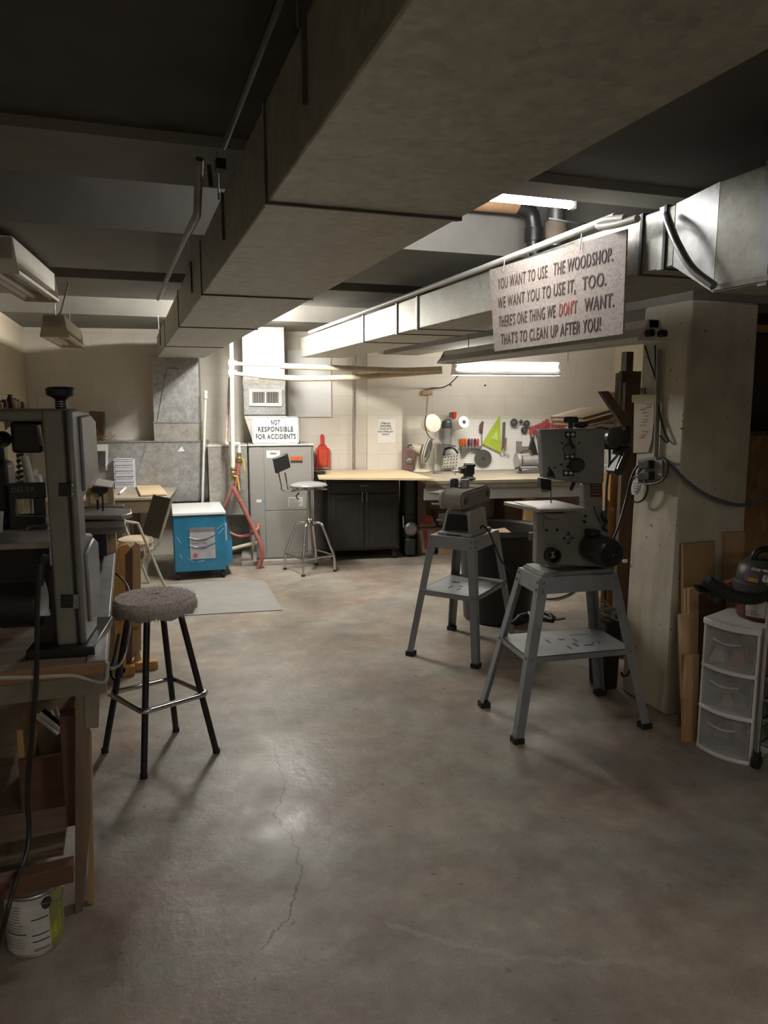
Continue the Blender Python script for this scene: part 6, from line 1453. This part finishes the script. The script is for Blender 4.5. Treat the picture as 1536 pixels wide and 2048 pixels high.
# ------------------------------------------------------------------ scroll saw with its guard frame behind it
YS = 3.05
t = thing('scroll_saw', 'black scroll saw with a lettered guard frame behind the near band saw', 'scroll saw', (-.6, YS, LZ))
fr4 = lambda x0, y0, x1, y1, y=YS: (lambda a, c: (a.x, c.x, c.z, a.z))(ony(x0, y0, y), ony(x1, y1, y))
def fbox(x0, y0, x1, y1, name, m, par, y=YS, d=.02, bev=.003):
    a, c, z0_, z1_ = fr4(x0, y0, x1, y1, y); return MB().box(a, c, y, y+d, z0_, z1_).build(name, m, par, bevel=bev)
fbox(17, 967, 93, 996, 'guard_top', BLACKP, t); fbox(17, 996, 33, 1032, 'guard_side', BLACKP, t); fbox(66, 996, 93, 1032, 'guard_side', BLACKP, t); fbox(17, 1030, 93, 1062, 'guard_bottom', BLACKP, t)
a = ony(46, 980, YS-.002)
text('lettering', 'DELTA', .024, mat('grey_lettering', (.16, .16, .16), .5), t, (a.x, YS-.002, a.z), (1, 0, 0), (0, 0, 1), sx=1.15, bold=.0005)
b_ = [ony(x, y, YS-.006) for x, y in ((32, 996), (32, 1029), (36, 1032), (90, 1032))]
MB().tube(b_, .003, 6).build('guard_edge', IRON, t)
fbox(-70, 928, 26, 1062, 'arm_housing', BLACK, t, YS+.02, .18, .02)
a, c, z0_, z1_ = fr4(-60, 1062, 95, 1072, YS)
MB().box(a, c, YS-.03, YS+.25, z0_, z1_).build('table', IRON, t, bevel=.003)
MB().box(a+.05, c-.06, YS+.06, YS+.2, LZ, z0_).build('base', BLACKP, t, bevel=.01)
fbox(-70, 880, 10, 928, 'upper_arm', BLACK, t, YS+.06, .1, .015)
# louvred strip, tube and paper further back
t = thing('louvred_strip', 'beige louvred strip standing behind the scroll saw', 'vent', tuple(ony(40, 968, 3.5)))
a, c, z0_, z1_ = fr4(31, 902, 49, 1062, 3.5)
MB().box(a, c, 3.52, 3.53, LZ, z1_).build('panel', CREAM, t)
for k in range(6):
    p_, q_ = ony(33, 912+11*k, 3.515), ony(47, 908+11*k, 3.515); MB().bar(p_, q_, .008, .012).build('louvre', DKBROWN, t)
tag(MB().tube([ony(49, 915, 3.42), ony(62, 968, 3.35), ony(66, 985, 3.33), Vector((ony(70, 1000, 3.32).x, 3.32, LZ+.004))], .017, 12).build('cardboard_tube', PAPER, base=(-.5, 3.35, LZ)), 'white paper tube leaning behind the scroll saw guard', 'tube')
fo = [ony(x, y, 3.6) for x, y in ((60, 966), (67, 950), (77, 953), (82, 968))]
tag(MB().prism(fo, (0, .1, 0)).build('white_bag', PAPER, base=tuple(fo[0])), 'small white crumpled paper behind the lettered guard frame', 'paper')
tag(MB().box(ony(33, 1005, 3.62).x, ony(70, 1005, 3.62).x, 3.62, 3.8, LZ, ony(50, 945, 3.62).z).build('tan_box', PLY, base=(-.5, 3.7, LZ)), 'tan wooden box standing on the bench behind the scroll saw', 'box')
# rags at the left edge
t = thing('rag_pile', 'heap of yellow-brown rags on the bench at the left edge', 'rags', tuple(onz(5, 1120, LZ)))
rp = onz(-5, 1120, LZ+.0); rng = random.Random(2)
for k in range(7):
    c_ = rp+Vector((-.03+.09*rng.random()-.04, .12*rng.random(), .02+.07*rng.random()))
    MB().tube([c_+Vector((.07*math.cos(z)*(1-.4*rng.random()), .07*math.sin(z), .02*math.sin(3*z+k))) for z in [2*math.pi*i/12 for i in range(12)]], .016, 8, closed=True).build('fold', mat('ochre_rag', (.22, .17, .09), .9) if k % 2 else mat('brown_rag', (.14, .10, .06), .9), t)
MB().lathe([(.10, 0), (.09, .05), (.04, .09)], rp+Vector((-.02, .05, .0)), n=18).build('heap', mat('brown_rag', (.14, .10, .06), .9), t)
tag(MB().prism([ony(x, y, 3.0) for x, y in ((-8, 1023), (6, 1024), (3, 1072), (-8, 1072))], (0, .02, 0)).build('pale_offcut', WHITE, base=tuple(ony(0, 1072, 3.0))), 'pale offcut standing in the rags at the left edge', 'offcut')
# flat bar stock on the bench in front of the scroll saw
t = thing('planer_bed', 'stack of grey flat metal beds on the bench left of the near saw column', 'machine bed', (-.45, 2.85, LZ))
for k, (y0_, y1_, m_) in enumerate(((1062, 1068, IRON), (1073, 1082, BLACKP), (1084, 1092, IRON))):
    a, c, z0_, z1_ = fr4(37 if k else 46, y0_, 100, y1_, 2.86)
    MB().box(a, c, 2.86, 2.98, max(z0_, LZ), max(z1_, LZ+.01)).build('bar', m_, t, bevel=.003)
a, c, z0_, z1_ = fr4(60, 1084, 98, 1092, 2.88)
MB().box(a, c, 2.88, 2.96, LZ, z0_+.07).build('bed_base', BLACKP, t)
# ------------------------------------------------------------------ jointer at the far end of the bench
YJ = 3.75
t = thing('jointer', 'grey bench machine with stacked flat tables overhanging the far bench end', 'machine', (-.2, YJ+.2, LZ))
def jb(x0, y0, x1, y1, name, m, y=YJ, d=.22, bev=.004):
    a, c, z0_, z1_ = fr4(x0, y0, x1, y1, y); return MB().box(a, c, y, y+d, z0_, z1_).build(name, m, t, bevel=bev)
ja = [onz(x, y, ony(200, 1024, YJ).z) for x, y in ((120, 1031), (245, 1031), (264, 1026), (262, 1018), (180, 1012), (120, 1014))]
MB().prism([q-Vector((0, 0, .02)) for q in ja], (0, 0, .02)).build('upper_table', mat('cast_table', (.34, .33, .31), .35, .5), t, bevel=.004)
jb(120, 1016, 248, 1020, 'fence_rail', IRON, YJ+.14, .03)
jb(120, 1038, 235, 1042, 'middle_bar', BLACKP); jb(120, 1046, 250, 1054, 'lower_table', SANDG); jb(120, 1056, 252, 1066, 'bed', mat('bed_grey', (.2, .2, .19), .5), YJ+.02, .2)
jb(130, 1066, 215, 1112, 'base', BLACKP, YJ+.04, .16)
for k, x in enumerate((160, 196)): 
    a = ony(x, 1012, YJ+.1); MB().cyl((a.x, a.y, a.z-.02), (a.x, a.y, a.z+.03), .006, n=8).build('stud', BLACK, t)
MB().tube([ony(206, 1022, YJ), ony(205, 990, YJ), ony(200, 980, YJ)], .004, 6).build('gauge_rod', BLACK, t)
tj = ony(215, 1013, YJ+.2).z
bx = [ony(x, y, YJ+.22) for x, y in ((172, 1013), (228, 1013), (228, 975), (172, 975))]
t = thing('tan_carton', 'tan carton standing on the far bench end behind the jointer', 'carton', (bx[0].lerp(bx[1], .5).x, YJ+.3, LZ))
MB().box(bx[0].x, bx[1].x, YJ+.24, YJ+.42, LZ, bx[2].z).build('body', CARD, t)
MB().box(bx[0].x+.02, bx[1].x-.03, YJ+.236, YJ+.24, bx[0].z+.01, bx[0].z+.06).build('label_panel', PLY, t)
pz = bx[2].z+.002
pp_ = [onz(x, y, pz) for x, y in ((188, 972), (222, 976), (228, 964), (196, 958))]
tag(MB().prism(pp_, (0, 0, .004)).build('paper_stack', PAPER, base=tuple(pp_[0])), 'white paper lying on the tan carton by the near saw', 'paper')
t = thing('black_clamp', 'black spring clamp on the front of the tan carton', 'clamp', tuple(ony(200, 980, YJ+.22)))
MB().prism([ony(x, y, YJ+.215) for x, y in ((184, 974), (214, 974), (216, 984), (205, 986), (203, 993), (198, 993), (197, 985), (184, 984))], (0, .024, 0)).build('body', BLACK, t, bevel=.003)
# ------------------------------------------------------------------ yellow folded sawhorse
YE = 4.50
t = thing('sawhorse', 'folded yellow wooden sawhorse standing at the end of the saw bench', 'sawhorse', (-.02, YE+.05, 0))
def eb(pts, y, d, name, m): return MB().prism([ony(a_, b__, y) for a_, b__ in pts], (0, d, 0)).build(name, m, t, bevel=.004)
eb([(226, 1108), (240, 1092), (256, 1088), (262, 1096), (250, 1110), (252, 1345), (240, 1352), (226, 1350)], YE-.10, .035, 'board', ORANGEW)
eb([(224, 1090), (236, 1086), (236, 1240), (224, 1240)], YE-.03, .03, 'board', mat('yellow_paint_wood', (.45, .31, .07), .6))
eb([(244, 1098), (262, 1092), (266, 1100), (264, 1352), (250, 1356)], YE-.055, .03, 'board', BROWNW)  # dark brown piece stands in for the shaded gap between the pale boards
eb([(258, 1110), (272, 1084), (281, 1090), (283, 1300), (264, 1318)], YE, .035, 'board', PINE)
eb([(262, 1240), (280, 1238), (283, 1252), (262, 1256)], YE-.03, .03, 'cleat', ORANGEW)
eb([(268, 1300), (277, 1280), (284, 1332), (270, 1336)], YE+.02, .03, 'leg', ORANGEW)
eb([(262, 1336), (276, 1300), (281, 1306), (270, 1340)], YE-.01, .025, 'brace', PINE)
a, c = ony(250, 1345, YE), ony(316, 1330, YE)
MB().box(a.x, c.x, YE-.03, YE+.03, .0, .05).build('foot', ORANGEW, t, bevel=.004)
MB().box(ony(228, 1350, YE-.1).x, ony(270, 1350, YE-.1).x, YE-.10, YE-.04, 0, .06).build('foot', ORANGEW, t, bevel=.004)
# ------------------------------------------------------------------ carpet topped stool
t = thing('bar_stool', 'black-legged stool with a shaggy carpet seat and chrome foot ring', 'stool', (.067, 3.35, 0))
FT = [Vector((-.176, 3.436, 0)), Vector((-.012, 3.135, 0)), Vector((.308, 3.27, 0)), Vector((.146, 3.556, 0))]
sc = Vector((.07, 3.35, 0)); szz = ony(318, 1192, 3.35).z
TP = [sc+(f_-sc)*.40+Vector((0, 0, szz-.05)) for f_ in FT]
TP = [Vector((sc.x+(f_.x-sc.x)*.42, sc.y+(f_.y-sc.y)*.42, szz-.045)) for f_ in FT]
ring = []
for a, c in zip(TP, FT):
    l_ = MB().tube([a, c+Vector((0, 0, .004))], .0145, 12).build('leg', BLACKP, t)
    MB().lathe([(.0165, 0), (.0165, .02), (.0145, .022)], c, n=12).build('foot_cap', RUBBER, l_)
    k = 1-.285/(szz-.045); p_ = a.lerp(c, k); ring.append(p_+(p_-Vector((sc.x, sc.y, p_.z))).normalized()*.027)
rp_ = []
for i in range(4):
    p_, pr_, nx = ring[i], ring[i-1], ring[(i+1) % 4]
    for w_ in (.13, .05): rp_.append(p_.lerp(pr_, w_))
    for w_ in (.05, .13): rp_.append(p_.lerp(nx, w_))
MB().tube(rp_, .0135, 12, closed=True).build('foot_ring', CHROME, t)
SR = .178
MB().lathe([(.05, -.05), (SR*.86, -.05), (SR*.9, -.02), (.05, -.02)], (sc.x, sc.y, szz), n=32).build('seat_board', BROWNW, t)
# lumpy carpet cover
mb = MB(); RN, AN = 9, 56; rng = random.Random(11); grid = []
for i in range(RN+1):
    row = []
    for j in range(AN):
        u = i/RN; a_ = 2*math.pi*j/AN
        if u < .7: r_ = SR*u/.7*.97; z_ = .012*(1-(u/.7)**3)
        else: v_ = (u-.7)/.3; r_ = SR*(.97+.06*math.sin(v_*2.2)); z_ = -.062*v_-.006*v_*math.sin(9*a_)
        r_ += .003*rng.uniform(-1, 1)*(u > .1); z_ += .003*rng.uniform(-1, 1)
        row.append(mb._v((sc.x+r_*math.cos(a_), sc.y+r_*math.sin(a_), szz+z_)))
    grid.append(row)
for i in range(RN):
    for j in range(AN): mb.face([grid[i][j], grid[i][(j+1) % AN], grid[i+1][(j+1) % AN], grid[i+1][j]])
cs = mb.build('carpet_seat', CARPET, t)
mb = MB()
for j in range(900):
    a_ = rng.uniform(0, 2*math.pi); top = rng.uniform(-.055, -.01); ln = rng.uniform(.014, .042); r_ = SR*1.03+rng.uniform(-.004, .004); w_ = rng.uniform(.0008, .0018)
    tq = Vector((-math.sin(a_), math.cos(a_), 0)); o = Vector((sc.x+r_*math.cos(a_), sc.y+r_*math.sin(a_), szz+top)); dn = Vector((math.cos(a_)*rng.uniform(0, .5), math.sin(a_)*rng.uniform(0, .5), -1)).normalized()
    e_ = o+dn*ln+tq*rng.uniform(-.006, .006)
    mb.face([mb._v(o-tq*w_), mb._v(o+tq*w_), mb._v(e_)])
fg = mb.build('fringe', CARPET, cs); fg['kind'] = 'stuff'
mb = MB()
for j in range(1500):
    a_ = rng.uniform(0, 2*math.pi); r_ = SR*math.sqrt(rng.random()); w_ = .001
    o = Vector((sc.x+r_*math.cos(a_), sc.y+r_*math.sin(a_), szz+.012*(1-(r_/SR)**3)-.002)); e_ = o+Vector((rng.uniform(-.006, .006), rng.uniform(-.006, .006), .007)); tq = Vector((rng.uniform(-1, 1), rng.uniform(-1, 1), 0)).normalized()
    mb.face([mb._v(o-tq*w_), mb._v(o+tq*w_), mb._v(e_)])
fg = mb.build('pile', CARPET, cs); fg['kind'] = 'stuff'
hc = onz(315, 1186, szz+.014)
MB().lathe([(.007, 0), (.007, .002)], (hc.x, hc.y, szz+.0125), n=10).build('seat_dimple', BLACK, cs)
# grey sheet on the floor
F4 = [onz(x, y, .004) for x, y in ((300, 1236), (565, 1220), (528, 1160), (372, 1172))]
F4[0] = onz(330, 1233, .004); F4[3] = F4[0]+(F4[2]-F4[1])*1.0
tag(MB().prism([q-Vector((0, 0, .004)) for q in F4], (0, 0, .006)).build('floor_sheet', MATG, base=tuple(sum(F4, Vector())/4)), 'thin grey sheet lying on the floor in front of the blue chest', 'floor mat')
# ------------------------------------------------------------------ things at the back left
q = P([(178, 822), (206, 824), (207, 846), (204, 862), (180, 862)], -.25, W)
zdt = pz_ = OFF['return_air_duct'].z
t = thing('brown_box', 'small brown wooden box standing on the return duct', 'box', tuple(q[4]), W)
for p_ in q[3:]: p_.z = qz+.005
MB().prism(q, (0, .1, 0)).build('body', BROWNW, t, bevel=.004)
MB().lathe([(.012, 0), (.014, .01)], ony(199, 838, -.25, W), (0, -1, 0), 10).build('knob', DKBROWN, t)
sb = ony(205, 868, -.3, W); rng = random.Random(4)
t = thing('straw_bundle', 'bundle of straw lying on the return duct beside the brown box', 'straw', (sb.x, -.28, qz+.004), W)
mb = MB()
for k in range(120):
    o = Vector((sb.x+rng.uniform(-.10, .08), -.26+rng.uniform(-.05, .04), qz+.006+abs(rng.gauss(0, .03)))); d_ = Vector((rng.uniform(-1, 1), rng.uniform(-.4, .4), rng.uniform(-.15, .5))).normalized()*.05
    mb.tube([o, o+d_], .002, 4)
so = mb.build('straws', mat('straw', (.4, .28, .14), .8), t); so['kind'] = 'stuff'
t = thing('framed_print', 'white framed dark picture leaning on the return duct behind the table', 'picture', tuple(ony(210, 935, -.39, W)), W)
MB().prism(P([(188, 889), (216, 889), (215, 940), (188, 940)], -.375, W), (0, .012, 0)).build('frame', PAPER, t)
MB().prism(P([(190, 902), (211, 902), (211, 940), (190, 940)], -.379, W), (0, .004, 0)).build('print', mat('dark_print', (.07, .07, .075), .5, var=.6, scale=40), t)
for k, (x, h_, lab) in enumerate(((202, 918, 'dark bottle with pale cap standing left on the far table'), (213, 928, 'dark bottle standing beside the clear organiser'))):
    b_ = onz(x, 974, .75, W); b_.y = max(b_.y, -.62); zz = ony(x, h_, b_.y, W).z
    t = thing('bottle', lab, 'bottle', (b_.x, b_.y, .75), W, 'bottles on the far table')
    MB().lathe([(.03, 0), (.032, .01), (.032, (zz-.75)*.6), (.012, (zz-.75)*.8), (.012, zz-.75)], (b_.x, b_.y, .75), n=16).build('body', BLACK, t)
    MB().lathe([(.014, -.02), (.014, .012)], (b_.x, b_.y, zz), n=12).build('cap', PAPER if k == 0 else BLACK, t)
# shelf on the left wall with small jars
JY0, JY1 = onx(-2, 800, -.80).y-.15, onx(42, 804, -.80).y+.12
t = thing('wall_shelf', 'narrow wooden shelf on the left wall above the bench', 'shelf', (-.85, 4.6, 1.5))
MB().box(XL, -.72, JY0, JY1, 1.515, 1.535).build('board', OLDW, t)
for y in (JY0+.1, JY1-.12): MB().prism([(XL, y, 1.515), (-.76, y, 1.515), (XL, y, 1.36)], (0, .02, 0)).build('bracket', OLDWZ, t)
JR = [(-2, 802, 'ochre jar leftmost on the wall shelf', mat('ochre_jar', (.4, .29, .1), .5)), (8, 800, 'brown jar second from left on the wall shelf', BROWNW), (20, 790, 'tall dark bottle in the middle of the wall shelf', BLACK), (27, 797, 'ochre bottle right of the tall dark one', mat('ochre_jar', (.4, .29, .1), .5)), (34, 800, 'small brown jar on the wall shelf', CARD), (42, 804, 'dark jar at the right end of the wall shelf', DKBROWN)]
for k, (x, y, lab, m_) in enumerate(JR):
    o = onx(x, y, -.80+.0*k); zz = o.z
    t = thing('jar', lab, 'jar', (o.x, o.y, 1.535), I4, 'jars on the wall shelf')
    MB().lathe([(.022, 0), (.024, .006), (.024, (zz-1.535)*.75), (.014, (zz-1.535)*.9), (.014, zz-1.535)], (o.x, o.y, 1.535), n=14).build('body', m_, t)
    MB().lathe([(.016, -.012), (.016, .004)], (o.x, o.y, zz), n=12).build('lid', BLACK, t)
